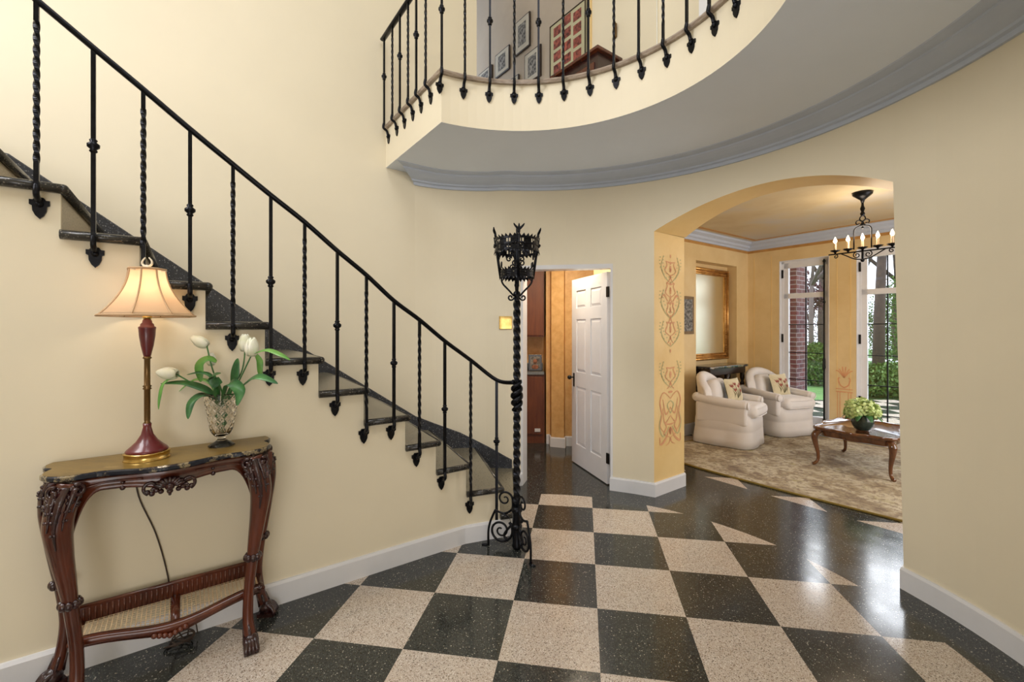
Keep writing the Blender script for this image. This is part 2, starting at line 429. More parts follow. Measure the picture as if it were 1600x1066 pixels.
def wallstrip(path, z0, z1, name, m, th=.1, kind='structure'):
    mb = MB(); mb.sweep(path, [(0, z0), (0, z1), (-th, z1), (-th, z0)], smooth=False); return mb.build(name, m, kind=kind)

# ================================================================ SHELL
MB().box((2, 3, -.05), (18, 13, .1)).build('floor', 'floor', kind='structure')
# stair outer wall (behind the steps), full height of the stairwell
B0 = Vector((-2.633, 2.857))
def BW(t): p = B0+U*t; return (p.x, p.y)
_bz = [(p.x, p.y) for p in bez([(*BW(2.149), 0), (-.72, 4.225, 0), (-.5, 4.283, 0), (-.25, 4.300, 0), (*arc(97), 0), (*arc(93), 0)], 6)]
bwpath = [BW(-2.2), BW(1.874)]+_bz
wallstrip([BW(-2.2), BW(1.874)], 0, TOP, 'wall_stair', 'wall')
wallstrip(bwpath[1:], 0, ZS+.1, 'wall_back', 'wall', .12)
wallstrip([BW(1.874), BW(2.82)], ZS+.1, TOP, 'wall_landing', 'wall', .12)
# curved hall wall with doorway and arch
TL, TR = 59.2, 12.4
def archz(th): t = (th-36)/23.4; return 2.615-.237*t*t
mb = MB()
for th0, th1, z0 in ((93, 69.3, 2.11), (69.3, TL, 0)):
    pts = [arc(t) for t in arange(th0, th1, 6)]
    mb.sweep(pts, [(0, z0), (0, ZS+.05), (-.14, ZS+.05), (-.14, z0)])
ths = arange(TL, TR, 32)
for a, b in zip(ths[:-1], ths[1:]):
    pa, pb = arc(a), arc(b); za, zb = archz(a), archz(b)
    mb.quad((*pa, za), (*pb, zb), (*pb, ZS+.05), (*pa, ZS+.05))
# right of the arch: the edge leans a little
p0, p0b, p1 = arc(TR), arc(10.7), arc(6)
for (x0, z0, x1, z1) in ((p0b, 0, p0, archz(TR)),):
    mb.quad((*x0, 0), (*p1, 0), (*p1, z1), (*x1, z1)); mb.quad((*x1, z1), (*p1, z1), (*p1, ZS+.05), (*x1, ZS+.05))
mb.sweep([arc(t) for t in arange(6, -58, 24)], [(0, 0), (0, ZS+.05), (-.14, ZS+.05), (-.14, 0)])
mb.build('wall_right', 'wall', kind='structure')
# arch reveal (left jamb, underside, right jamb)
DB = .475
def ab(p): d = Vector(p)-J; return d.dot(E1), d.dot(E2)
mb = MB()
pj = arc(TL); back = L(-.01, DB)
mb.quad((*pj, 0), (*back, 0), (*back, archz(TL)), (*pj, archz(TL)))
for a, b in zip(ths[:-1], ths[1:]):
    pa, pb = arc(a), arc(b); qa, qb = L(ab(pa)[0], DB), L(ab(pb)[0], DB)
    mb.quad((*pa, archz(a)), (*qa, archz(a)), (*qb, archz(b)), (*pb, archz(b)))
aR = ab(arc(TR))[0]
mb.quad((*p0b, 0), (*L(aR+.05, DB), 0), (*L(aR, DB), archz(TR)), (*p0, archz(TR)))
mb.build('wall_arch', 'gold', kind='structure')
# living room shell
LA0, LA1, LB = -1.2, 3.2, 4.08
mb = MB()
mb.quad(L(LA0, DB, 0), L(-.01, DB, 0), L(-.01, DB, ZS), L(LA0, DB, ZS))
for a, b in zip(ths[:-1], ths[1:]):
    x, y = ab(arc(a))[0], ab(arc(b))[0]
    mb.quad(L(x, DB, archz(a)), L(y, DB, archz(b)), L(y, DB, ZS), L(x, DB, ZS))
mb.quad(L(aR, DB, 0), L(LA1, DB, 0), L(LA1, DB, ZS), L(aR, DB, ZS))
mb.build('wall_living_front', 'gold2', kind='structure')
# left wall with niche
NB0, NB1, NZ, ND = 2.58, 3.72, 2.51, -1.357
mb = MB()
mb.quad(L(LA0, DB, 0), L(LA0, NB0, 0), L(LA0, NB0, ZS), L(LA0, DB, ZS))
mb.quad(L(LA0, NB1, 0), L(LA0, LB, 0), L(LA0, LB, ZS), L(LA0, NB1, ZS))
mb.quad(L(LA0, NB0, NZ), L(LA0, NB1, NZ), L(LA0, NB1, ZS), L(LA0, NB0, ZS))
mb.quad(L(ND, NB0, 0), L(ND, NB1, 0), L(ND, NB1, NZ), L(ND, NB0, NZ))
for b in (NB0, NB1): mb.quad(L(LA0, b, 0), L(ND, b, 0), L(ND, b, NZ), L(LA0, b, NZ))
mb.quad(L(LA0, NB0, NZ), L(LA0, NB1, NZ), L(ND, NB1, NZ), L(ND, NB0, NZ))
mb.build('wall_living_left', 'gold2', kind='structure')
MB().quad(L(LA1, DB, 0), L(LA1, LB, 0), L(LA1, LB, ZS), L(LA1, DB, ZS)).build('wall_living_right', 'gold2', kind='structure')
W1 = (-.715, -.05, 2.56); W2 = (.28, 1.46, 2.60)
mb = MB()
def slab(mb, a0, a1, z0, z1, b0=LB, b1=LB+.32):
    mb.plate([(a0, z0), (a1, z0), (a1, z1), (a0, z1)], L(0, b0, 0), (*E1, 0), (0, 0, 1), (*E2, 0), b1-b0)
for a0, a1 in ((LA0-.2, W1[0]), (W1[1], W2[0]), (W2[1], LA1)): slab(mb, a0, a1, 0, ZS+.1)
slab(mb, W1[0], W1[1], W1[2], ZS+.1); slab(mb, W2[0], W2[1], W2[2], ZS+.1)
mb.build('wall_living_window', 'gold2', kind='structure')
MB().plate([(LA0-.2, DB-.2), (LA1, DB-.2), (LA1, LB), (LA0-.2, LB)], (J.x, J.y, ZS-.03), (*E1, 0), (*E2, 0), (0, 0, 1), .1).build('ceiling_living', 'lrceil', kind='structure')
# living crown moulding, brown lines
crp = [(0, 2.785), (.018, 2.785), (.022, 2.815), (.05, 2.83), (.06, 2.86), (.11, 2.885), (.12, 2.905), (.14, 2.91), (.14, 2.95), (0, 2.95)]
lrpath = [L(LA0, DB+.002), L(LA0, LB), L(LA1, LB)]
MB().sweep(lrpath, crp).build('trim_1', 'crown', kind='structure')
MB().sweep(lrpath, [(0, 2.745), (.004, 2.745), (.004, 2.785), (0, 2.785)]).sweep(lrpath, [(.20, 2.905), (.245, 2.905), (.245, 2.912), (.20, 2.912)]).build('trim_2', 'ochreline', kind='structure')
# faint panel lines painted on the living room walls
mb = MB()
for (a0, a1) in ((LA0+.10, W1[0]-.12), (W1[1]+.10, W2[0]-.07)):
    for x in (a0, a1): mb.plate([(x-.006, .25), (x+.006, .25), (x+.006, 2.66), (x-.006, 2.66)], L(0, LB, 0), (*E1, 0), (0, 0, 1), (*(-E2), 0), .002)
mb.build('trim_3', 'gold', kind='structure')
bbp = lambda h=.125: [(0, 0), (.018, 0), (.018, h-.015), (.012, h), (0, h)]
MB().sweep([L(LA0, DB), L(LA0, NB0)], bbp(.16)).sweep([L(LA0, LB), L(W1[0], LB)], bbp(.16)).sweep([L(W1[1], LB), L(W2[0], LB)], bbp(.16)).build('baseboard_living', 'white', kind='structure')

# balcony: soffit, fascia, floor
C2 = Vector((.055, 2.08)); R2 = 1.15
def arc2(th, r=R2): return (C2.x+r*math.cos(math.radians(th)), C2.y+r*math.sin(math.radians(th)))
NB = 60
inner = [arc2(t) for t in arange(118.3, -75, NB)]
outer_raw = bwpath[1:-1]+[arc(t) for t in arange(93, -75, 60)]
def resample(P, n):
    P = [Vector(p) for p in P]; ds = [0]
    for a, b in zip(P[:-1], P[1:]): ds.append(ds[-1]+(b-a).length)
    out = []
    for i in range(n+1):
        d = ds[-1]*i/n; k = 0
        while k < len(ds)-2 and ds[k+1] < d: k += 1
        f = (d-ds[k])/max(1e-9, ds[k+1]-ds[k]); p = P[k].lerp(P[k+1], min(1, f)); out.append((p.x, p.y))
    return out
outer = resample(outer_raw, NB)
outer = [(o[0]+.0, o[1]) for o in outer]
mb = MB()
for i in range(NB): mb.quad((*inner[i], ZS), (*inner[i+1], ZS), (*outer[i+1], ZS), (*outer[i], ZS))
mb.build('ceiling', 'soffit', kind='structure')
mb = MB()
for i in range(NB):
    mb.add([(*inner[i], ZS), (*inner[i+1], ZS), (*inner[i+1], ZT-.03), (*inner[i], ZT-.03)], [(0, 1, 2, 3)], True)
    mb.quad((*inner[i], ZT-.03), (*inner[i+1], ZT-.03), (*outer[i+1], ZT-.03), (*outer[i], ZT-.03))
mb.quad((*inner[0], ZS), (*outer[0], ZS), (*outer[0], ZT-.03), (*inner[0], ZT-.03))
mb.build('balcony', 'wall', kind='structure')
cpath = [(outer[0][0], outer[0][1])]+inner
MB().sweep([(p[0], p[1]) for p in cpath], [(-.16, ZT-.03), (.022, ZT-.03), (.03, ZT-.015), (.022, ZT), (-.16, ZT)]).build('trim_4', 'cap', kind='structure')
MB().prism([BW(2.82), arc(80), arc(60), (2.6, 4.6), (2.6, 7.15), (-2.4, 7.15), (-1.4, 6.0)], ZT-.06, ZT-.031).build('floor_upper', 'cap', kind='structure')
# crown moulding along the curved wall under the balcony
prof = [(0, 2.835), (.02, 2.835), (.026, 2.858), (.05, 2.862), (.055, 2.875), (.10, 2.888), (.14, 2.905), (.165, 2.918), (.17, 2.928), (.20, 2.930), (.235, 2.934), (.24, 2.9405), (0, 2.9405)]
crpath = [BW(1.88)]+bwpath[2:-1]+[arc(t) for t in arange(93, -70, 50)]
MB().sweep(crpath, prof, trim={0: (lambda d: U*(.27-d*1.1))}).build('trim_5', 'crown', kind='structure')
# upper hall
GD = Vector((-.6, .8)); GP = Vector((1.3, 3.97))
def Gp(t, off=0, z=0): p = GP+GD*t+Vector((-.8, -.6))*off; return Vector((p.x, p.y, z))
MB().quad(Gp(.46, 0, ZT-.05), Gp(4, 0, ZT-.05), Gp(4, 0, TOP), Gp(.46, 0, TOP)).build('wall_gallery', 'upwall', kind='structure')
MB().quad(Gp(0, 0, ZT-.05), Gp(.8, 0, ZT-.05), Gp(.8, 0, TOP), Gp(0, 0, TOP)).xf(Matrix.Translation((-.012, -.009, 0))).build('wall_upper_pier', 'wall', kind='structure')
MB().box(Gp(.80, .012, 4.9), (.05, .03, 3.2), math.atan2(.8, -.6)).build('trim_6', 'gold', kind='structure')
wallstrip([arc(t) for t in arange(58.5, -58, 30)], ZS+.1, TOP, 'wall_upper_right', 'wall')
q = BW(2.82)
MB().prism([q, (q[0]-.9, q[1]+1.25), (q[0]-1.1, q[1]+1.1), (q[0]-.2, q[1]-.1)], ZS+.1, TOP).build('wall_upper_left', 'wall', kind='structure')
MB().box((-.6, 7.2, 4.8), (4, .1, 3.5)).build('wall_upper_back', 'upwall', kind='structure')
MB().box((1.48, 3.43, 4.7), (.03, .07, 2.6), .9).build('trim_7', 'white', kind='structure')
MB().box((0, 3, TOP+.05), (9, 12, .1)).build('ceiling_upper', 'soffit', kind='structure')
# entry side, behind the camera
pe = arc(-58)
wallstrip([pe, (1.7, -.3), (1.7, -2.6), (-2.6, -2.6), (-2.6, -1.2), (-4.4, 1.3), BW(-2.2)], 0, TOP, 'wall_entry', 'wall')

# baseboards of the hall
q1 = S(1.99, 0, 0); q2 = Vector((.0, 3.262, 0))
MB().sweep([S(-1.6, 0, 0).xy, q1.xy, q2.xy], bbp(.125)).build('baseboard_left', 'white', kind='structure')
MB().sweep([(.0, 4.285), (.085, 4.291), (.13, 4.44)], bbp(.125)).build('baseboard_back', 'white', kind='structure')
MB().sweep([(.985, 4.26), arc(69.5), arc(64), arc(TL), L(-.01, DB)], bbp(.125)).build('baseboard_arch', 'white', kind='structure')
MB().sweep([L(aR+.05, DB)]+[arc(10.7-.0)]+[arc(t) for t in arange(6, -58, 24)], bbp(.125)).build('baseboard_right', 'white', kind='structure')

# ================================================================ STAIRS
steps_near = {1: (0.01, 3.262), 2: None}
ns = {2: 2.256, 3: 2.005, 4: 1.772, 5: 1.554, 6: 1.287, 7: 1.028, 8: .757, 9: .493, 10: .237, 11: -.026}
zk = {k: .757+.196*(k-4) for k in range(1, 16)}
def nearpt(k, d=0):
    if k == 1: return Vector((.015, 3.265))-Vector((-.1, 1))*d*0
    if k >= 12: return (A+U*(-.026-.262*(k-11))+N*d)
    s = ns[k]
    if s > 1.99:
        t = (q2.xy-q1.xy).normalized(); p = q1.xy+t*(s-1.99)*1.0; return p+Vector((t.y, -t.x))*d
    return A+U*s+N*d
fars = {4: 1.9, 5: 1.64, 6: 1.35, 7: 1.06, 8: .775, 9: .50, 10: .24, 11: -.026}
def farpt(k):
    if k == 1: return Vector((.0, 4.285))
    if k == 2: return Vector((-.37, 4.292))
    if k == 3: return Vector((-.80, 4.195))
    s = fars.get(k, -.026-.262*(k-11))
    return B0+U*(s+.023)
st = thing('staircase', 'curving staircase of dark terrazzo treads climbing left along the cream wall', 'staircase', (-.6, 3.2, 0))
NS = 15
wm = MB()
for k in range(1, NS):
    a0, b0, a1, b1 = nearpt(k), farpt(k), nearpt(k+1), farpt(k+1)
    z = zk[k]
    e = (a0-a1).normalized(); ef = (b0-b1).normalized(); nn = Vector((e.y, -e.x))
    ov = .028; fr = .03
    P0 = a0+e*fr+nn*ov; P1 = b0+ef*fr; P2 = b1-ef*.02; P3 = a1+nn*ov-e*.01
    body = [P0, P1, P2, P3]
    # tread slab (lighter top) and rounded black nosing along the front and the open side
    inn = [a0-e*.0+nn*(ov-.012), b0, P2, a1+nn*(ov-.012)]
    MB().prism([tuple(p) for p in inn], z-.03, z).build('tread', 'tread', st)
    mb = MB(); r = .021
    path = [(a1+nn*ov*.6-e*.0, z-r), (a0+e*(fr-.02)+nn*ov*.6, z-r), (b0+ef*(fr-.02), z-r)]
    pp = [Vector((p.x, p.y, zz)) for p, zz in path]
    mb.tube([pp[0], pp[1]], r, 10, flat=(1, 1)); mb.tube([pp[1], pp[2]], r, 10); mb.ball(pp[1], r, 6)
    mb.build('nosing', 'nosing', st)
    zb = zk[k-1] if k > 1 else 0
    MB().prism([tuple(p) for p in (a0-nn*.02, b0, b0-ef*.03, a0-nn*.02-e*.03)], zb-.01, z-.03).build('riser', 'riser', st)
    # plastered carriage below this tread, part of the string wall
    wm.prism([tuple(p) for p in (a0, a0-nn*.10, a1-nn*.10, a1)], 0, z-.035)
wm.build('wall_string', 'wall', kind='structure')
# terrazzo skirting climbing the wall behind the steps
sk = [(BW(-.9), 2.62), (BW(-.40), 2.53), (BW(1.2), 1.345), (BW(2.149), .70), ((-.72, 4.225), .605), ((-.5, 4.283), .51), ((-.25, 4.300), .38), ((0, 4.286), .25)]
mb = MB(); vs = []
for (p, z), nx in zip(sk, sk[1:]+[sk[-1]]):
    n = N if p != (0, 4.286) else Vector((0, -1))
    for d, zz in ((0, z-.5), (.02, z-.5), (.02, z-.008), (.012, z), (0, z)): vs.append((p[0]+n.x*d, p[1]+n.y*d, max(.0, zz)))
fs = []
for k in range(len(sk)-1):
    for i in range(5): fs.append((k*5+i, (k+1)*5+i, (k+1)*5+(i+1) % 5, k*5+(i+1) % 5))
fs.append(tuple(range(5))); fs.append(tuple((len(sk)-1)*5+i for i in (4, 3, 2, 1, 0)))
mb.add(vs, fs, False).build('skirting', 'skirt', st)

# ================================================================ RAILINGS
SH = [(-.5, .38), (-.5, .12), (-.36, .06), (-.34, -.2), (-.2, -.45), (0, -.62), (.2, -.45), (.34, -.2), (.36, .06), (.5, .12), (.5, .38), (.32, .38), (.2, .52), (-.2, .52), (-.32, .38)]
def sqa(out): return -math.atan2(out[1], out[0])
def baluster(rail, top, z0, out, ztip, edge, twisted, knobz=None, r=.0115, sz=.082, bright=False):
    """shaft at xy `top` from z0 up to top z; foot bends to shield plate on the face whose point is `edge`"""
    x, y, z1 = top; mb = MB()
    if twisted:
        zt, zb = z1-.09, z0+.10; n = int((zt-zb)/.007); w0 = sqa(out)
        mb.tube([(x, y, z0), (x, y, zb)], r, 4, smooth=False, tw0=w0)
        mb.tube([(x, y, zb+(zt-zb)*i/n) for i in range(n+1)], r*.98, 4, twist=(zt-zb)*2*PI/.20, smooth=False, tw0=w0)
        mb.tube([(x, y, zt), (x, y, z1)], r, 4, smooth=False, tw0=w0)
    else:
        mb.tube([(x, y, z0), (x, y, z1)], r, 4, smooth=False, tw0=sqa(out))
    b = mb.build('baluster', 'iron', rail)
    if knobz:
        k = MB().lathe([(.010, -.030), (.015, -.024), (.011, -.016), (.022, -.006), (.023, .006), (.011, .016), (.015, .024), (.010, .030)], (x, y, knobz), 12)
        k.build('knob', 'iron', b)
    ox, oy = out; ex, ey = edge
    f = MB(); f.tube(bez([(x, y, z0+.01), (x+ox*.006, y+oy*.006, z0-.03), ((x+ex)/2, (y+ey)/2, z0-.05), (ex+ox*.012, ey+oy*.012, ztip+.075)], 5), .011, 8)
    ax = Vector((-oy, ox, 0))
    f.plate([(px*sz*.76, pz*sz*.98) for px, pz in SH], (ex, ey, ztip+.62*sz*.98), ax, (0, 0, 1), (ox, oy, 0), .01)
    f.ball((ex+ox*.012, ey+oy*.012, ztip+.062), .014, 5)
    f.build('foot_bracket', 'iron', b)
    return b
rail = thing('stair_railing', 'black wrought iron stair railing with alternating twisted and knobbed balusters', 'railing', (-.9, 2.7, 0))
D = .055
bal = [(57, 0, 341, 1), (146, 75, 418, 0), (224, 140, 462, 1), (297, 202, 488, 0), (364, 257, 549, 1), (423, 305, 604, 0), (476, 347, 603, 1), (527, 392, 651, 0), (572.5, 430, 694, 1), (615.5, 470, 688, 0), (655.5, 500, 730, 1), (695, 533, 766, 0), (735.5, 563, 803, 1)]
pts = []
for px, ty, by, tw in bal:
    s, zt = S_at(px, ty, D); s0, zb = S_at(px, by, .02)
    if px > 700: s, zt = S_at(px, ty, D); zb = 1.5-(by-515)/F_*3.14
    base = S(s, 0, 0); p = S(s, D, 0); pts.append(Vector((p.x, p.y, zt)))
    nn_o = (N.x, N.y)
    if px > 728:
        k_ = (px-800)/F_; a_ = q1.xy; d_ = (q2.xy-q1.xy).normalized(); nb = Vector((d_.y, -d_.x)); a_ = a_+nb*.035
        t_ = (k_*a_.y-a_.x)/(d_.x-k_*d_.y); p_ = a_+d_*t_; base = Vector((p_.x-nb.x*.035, p_.y-nb.y*.035, 0)); nn_o = (nb.x, nb.y)
    kz = None if tw else zb+.10+(zt-zb-.10)*.50
    baluster(rail, (p.x, p.y, zt), zb+.125, nn_o, zb, (base.x, base.y), tw, kz)
# newel end baluster, drops into the scroll at the foot
px, Yn = 776, 3.14
bx = (px-800)/F_*Yn; zt = 1.5-(594-515)/F_*Yn; zb = 1.5-(812-515)/F_*Yn
mb = MB().tube([(bx, Yn, zb), (bx, Yn, zt)], .014, 4, smooth=False); b = mb.build('baluster', 'iron', rail)
MB().lathe([(.010, -.030), (.015, -.024), (.011, -.016), (.022, -.006), (.023, .006), (.011, .016), (.015, .024), (.010, .030)], (bx, Yn, 1.5-(690-515)/F_*Yn), 12).build('knob', 'iron', b)
NX, NY = .033, 3.04
pts.append(Vector((bx, Yn, zt))); pts.append(Vector((NX-.02, NY, 1.137)))
d0 = (pts[0]-pts[1]); pts = [pts[0]+d0*2.2]+pts
mb = MB(); mb.tube(bez(pts, 6), .0165, 8, flat=(1.15, .8)); mb.build('handrail', 'iron', rail)

# balcony railing
br = thing('balcony_railing', 'dark iron balcony railing with small shield feet along the curved balcony edge', 'railing', (.2, 2.9, ZT))
RT = 4.04
side = []
for i, (px, by) in enumerate(((608, 223), (621, 213), (633, 202), (646, 188), (659, 177), (674, 162))):
    k = (px-800)/F_; a = Vector(outer[0]); d = Vector(inner[0])-a
    t = (k*a.y-a.x)/(d.x-k*d.y); p = a+d*t; outv = Vector((-U.x, -U.y))
    e = p; q_ = p+outv*.045
    baluster(br, (q_.x, q_.y, RT), ZT-.015, (outv.x, outv.y), ZT-.175, (e.x, e.y), i % 2, None if i % 2 else 3.70-.0, .010, .075)
    side.append(Vector((q_.x, q_.y, RT)))
rr = []
for i, px in enumerate((689, 726.5, 765.5, 803.5, 841.5, 880, 919.5, 959, 998, 1036, 1073, 1108, 1140)):
    best = None
    for t in arange(119 if i == 0 else 118.3, -10, 1600):
        x, y = arc2(t, R2-.045)
        if best is None or abs(800+F_*x/y-px) < best[0]: best = (abs(800+F_*x/y-px), t)
        if i and x > .5 and 800+F_*x/y > px: break
    t = best[1]; x, y = arc2(t, R2-.045); e = arc2(t, R2); o = (C2-Vector(e)).normalized()
    tw = i % 2
    baluster(br, (x, y, RT), ZT-.015, (o.x, o.y), ZT-.17, e, tw, None if tw else 3.69, .010, .075)
    rr.append(t)
hp = [side[0]+(side[0]-side[-1]).normalized()*.04]+side[1:]+[Vector((*arc2(t, R2-.045), RT)) for t in arange(rr[0], -30, 36)]
MB().tube(hp, .018, 8, flat=(1.3, .7)).build('handrail', 'iron', br)

# newel lamp post
nw = thing('newel_lamp_post', 'tall twisted black iron newel post topped by a crown-shaped lantern', 'lamp post', (NX, NY, 0))
def zy(y): return 1.5-(y-515)/F_*NY
mb = MB(); n = 240
mb.tube([(NX, NY, .26+(1.72-.26)*i/n) for i in range(n+1)], .0255, 4, twist=PI*2*1.46/.24, smooth=False)
mb.tube([(NX, NY, 1.70), (NX, NY, 2.12)], .013, 8)
mb.build('pole', 'iron', nw)
mb = MB().lathe([(.03, 0), (.036, .015), (.03, .03), (.03, .24), (.038, .25), (.038, .27), (.026, .285)], (NX, NY, .01), 8)
mb.lathe([(.03, .13), (.037, .14), (.037, .155), (.03, .165)], (NX, NY, .01), 12)
mb.build('base', 'iron', nw)
mb = MB()                        # knot of twisted bar where the rail lands
for ph in (0, PI):
    mb.tube([(NX+math.cos(ph+a*.32)*.026, NY+math.sin(ph+a*.32)*.026, .95+.20*a/40) for a in range(41)], lambda f: .010+.009*math.sin(PI*f), 8)
mb.build('knot', 'iron', nw)
def spikyring(mb, r, z0, z1, n=36):
    for lo, hi in ((z0, z0+.014), (z1-.014, z1), ((z0+z1)/2-.006, (z0+z1)/2+.006)):
        for s_ in range(n):
            a, b_ = 2*PI*s_/n, 2*PI*(s_+1)/n
            for rr_ in (r, ):
                mb.add([(NX+(rr_+q)*math.cos(t), NY+(rr_+q)*math.sin(t), z) for t in (a, b_) for q in (0, .005) for z in (lo, hi)], [(0, 1, 5, 4), (2, 6, 7, 3), (0, 4, 6, 2), (1, 3, 7, 5)], False)
    for s_ in range(n):
        a = 2*PI*(s_+.5)/n; w_ = 2*PI/n
        for (zb_, zt_) in ((z0, z0-.018), (z1, z1+.018)):
            mb.add([(NX+r*math.cos(a-w_/2), NY+r*math.sin(a-w_/2), zb_), (NX+r*math.cos(a+w_/2), NY+r*math.sin(a+w_/2), zb_), (NX+(r+.012)*math.cos(a), NY+(r+.012)*math.sin(a), zt_), (NX+(r+.005)*math.cos(a), NY+(r+.005)*math.sin(a), zb_)], [(0, 1, 2), (1, 3, 2), (3, 0, 2)], False)
        c_ = 2*PI*s_/n                                           # posts between round holes
        if s_ % 3 != 1:
            mb.add([(NX+r*math.cos(t), NY+r*math.sin(t), z) for t in (c_-w_*.5, c_+w_*.5) for z in (z0, z1)], [(0, 1, 3, 2)], False)
        else:
            mb.add([(NX+r*math.cos(t), NY+r*math.sin(t), z) for t in (c_-w_*.15, c_+w_*.15) for z in (z0, z1)], [(0, 1, 3, 2)], False)
ln = MB(); spikyring(ln, .148, zy(395), zy(375), 32); spikyring(ln, .110, zy(434), zy(423), 26)
lantern = ln.build('lantern_crown', 'iron', nw)
sb = MB()
for i in range(4):
    a = -PI/2+.08+PI/2*i; c_, s_ = math.cos(a), math.sin(a)
    sb.tube([(NX+.110*c_, NY+.110*s_, zy(436)), (NX+.150*c_, NY+.150*s_, zy(372))], .0105, 6)
    for dq in (.018, .034, -.018, -.034): sb.ball((NX+.150*c_-s_*dq, NY+.150*s_+c_*dq, zy(385)), .010, 5)
    sb.tube(bez([(NX+.105*c_, NY+.105*s_, zy(436)), (NX+.095*c_, NY+.095*s_, zy(444)), (NX+.05*c_, NY+.05*s_, zy(455)), (NX+.02*c_, NY+.02*s_, zy(463))], 6), .007, 6)
    sb.tube(spiral((NX+.042*c_, NY+.042*s_, zy(465)), (c_, s_, 0), (0, 0, 1), .022, .006, PI, PI*3.2, 18), .006, 6)
    for dz, rr_, ry, q_ in ((zy(401), .118, .045, 1), (zy(401), .118, -.045, -1), (zy(415), .105, .022, 1), (zy(415), .105, -.022, -1)):
        sb.tube(spiral((NX+rr_*c_-s_*ry, NY+rr_*s_+c_*ry, dz), (-s_*q_, c_*q_, 0), (0, 0, 1), .022, .005, PI*.9, PI*-1.5, 16), .005, 6)
    # leaf finials
    f0 = Vector((NX+.147*c_, NY+.147*s_, zy(371)))
    for da in (-.5, 0, .5):
        sb.tube(bez([f0, f0+Vector((0, 0, .02)), f0+Vector((-s_*da*.05+c_*.01, c_*da*.05+s_*.01, .045)), f0+Vector((-s_*da*.07+c_*.012, c_*da*.07+s_*.012, .06))], 4), [.006, .008, .009, .009, .009, .009, .009, .008, .007, .006, .005, .004, .002], 6)
sb.ball((NX, NY, zy(460)), .026, 8); sb.ball((NX, NY, zy(446)), .018, 6)
sb.tube([(NX, NY, 2.10), (NX, NY, 2.19)], .007, 6)
sb.build('scroll_arms', 'iron', nw)
# ground scrolls
def scrollset(ax, far):
    axv = Vector((*ax, 0)); Z = Vector((0, 0, 1)); o = Vector((NX, NY, 0)); m_ = MB(); r = .0085
    m_.tube(bez([o+axv*.03+Z*.17, o+axv*.09+Z*.09]+[q for q in spiral(o+axv*.1+Z*.135, axv, Z, .085, .085, -2.2, -2.2)[:0]]+[o+axv*.06+Z*.05], 6), r, 8)
    m_.tube(spiral(o+axv*.115+Z*.115, axv, Z, .088, .012, 2.35+PI*.0, 2.35+PI*3.9, 60), lambda f: .0095-.004*f, 8)
    m_.tube(bez([o+axv*.155+Z*.25, o+axv*.19+Z*.17, o+axv*.205+Z*.10, o+axv*.205+Z*.0], 8), .0085, 6)
    m_.tube(spiral(o+axv*.085+Z*.335, axv, Z, .055, .01, PI, PI*-1.7, 40), lambda f: .008-.003*f, 8)
    m_.tube(bez([o+axv*.03+Z*.335, o+axv*.035+Z*.27, o+axv*.09+Z*.235, o+axv*.155+Z*.25], 8), .008, 8)
    m_.tube([o+axv*.205+Z*.004, o+axv*.25+Z*.004], .010, 6, flat=(1.5, .5))
    lf = bez([o+axv*.03+Z*.13, o+axv*.05+Z*.20, o+axv*.10+Z*.235], 8)
    m_.tube(lf, [.004+.014*math.sin(PI*min(1, max(0, (i-8)/9))) for i in range(len(lf))], 6, flat=(.4, 1))
    return m_.build('ground_scroll', 'iron', nw)
scrollset(Vector((-.96, .28)).normalized(), 1)
scrollset(Vector((.42, -.90)).normalized(), 1)

# ================================================================ DOORWAY + POWDER ROOM
DL, DR = Vector((.085, 4.292)), Vector(arc(69.3))
inl, inr = Vector((.13, 4.44)), Vector((.985, 4.275))
mb = MB()
mb.prism([DL, DL+Vector((.02, -.003)), inl+Vector((.02, 0)), inl+Vector((-.03, .02)), DL+Vector((-.03, .03))], 0, 2.11)
mb.prism([DR+Vector((-.022, .004)), DR, DR+Vector((.06, .1)), inr+Vector((.02, .02)), inr+Vector((-.01, .0))], 0, 2.11)
mb.prism([DL, DR, inr, inl], 2.075, 2.115)
mb.build('trim_8', 'white', kind='structure')
# powder room walls
prp = [(-.6, 4.5), (-.6, 5.9), (.43, 5.9), (.47, 5.62), (.52, 5.62), (.52, 5.5), (.66, 5.45), (.68, 5.6), (1.75, 5.5), (1.75, 4.15)]
mb = MB()
mb.sweep([(-.75, 4.5), (-.75, 6.2), (.44, 6.2), (.45, 5.86), (.50, 5.86), (.505, 5.72), (.66, 5.66), (.685, 5.76), (1.30, 5.72), (1.30, 4.72), (1.25, 4.42)], [(0, 0), (0, 2.5), (-.05, 2.5), (-.05, 0)])
mb.prism([(-.75, 4.42), (.1, 4.43), (.1, 4.47), (-.75, 4.47)], 0, 2.5)
mb.build('wall_powder_room', 'orange', kind='structure')
MB().sweep([(.45, 5.85), (.50, 5.85), (.505, 5.71), (.66, 5.65), (.685, 5.75), (1.30, 5.71)], bbp(.125)).build('baseboard_powder_room', 'white', kind='structure')
MB().box((.36, 5.33, 2.53), (2.1, 1.72, .05)).build('ceiling_powder_room', 'soffit', kind='structure')
cb = thing('base_cabinet', 'red brown wooden base cabinet under a grey counter in the side room', 'cabinet', (-.05, 6.0, 0))
MB().box((-.07, 6.02, .45), (1.0, .28, .90)).build('body', 'cab', cb)
MB().box((.19, 5.872, .50), (.44, .02, .76)).build('door', 'cab', cb, bevel=.004)
MB().box((-.28, 5.872, .50), (.44, .02, .76)).build('door', 'cab', cb, bevel=.004)
tag(MB().box((-.07, 6.01, .925), (.99, .32, .045)).box((-.07, 6.16, .99), (.99, .02, .10)).build('countertop', 'counter', bevel=.006), 'dark grey stone counter on the red brown cabinet', 'countertop')
cb = thing('wall_cabinet', 'red brown wooden cabinet hung high above the grey counter', 'cabinet', (-.05, 6.05, 1.42))
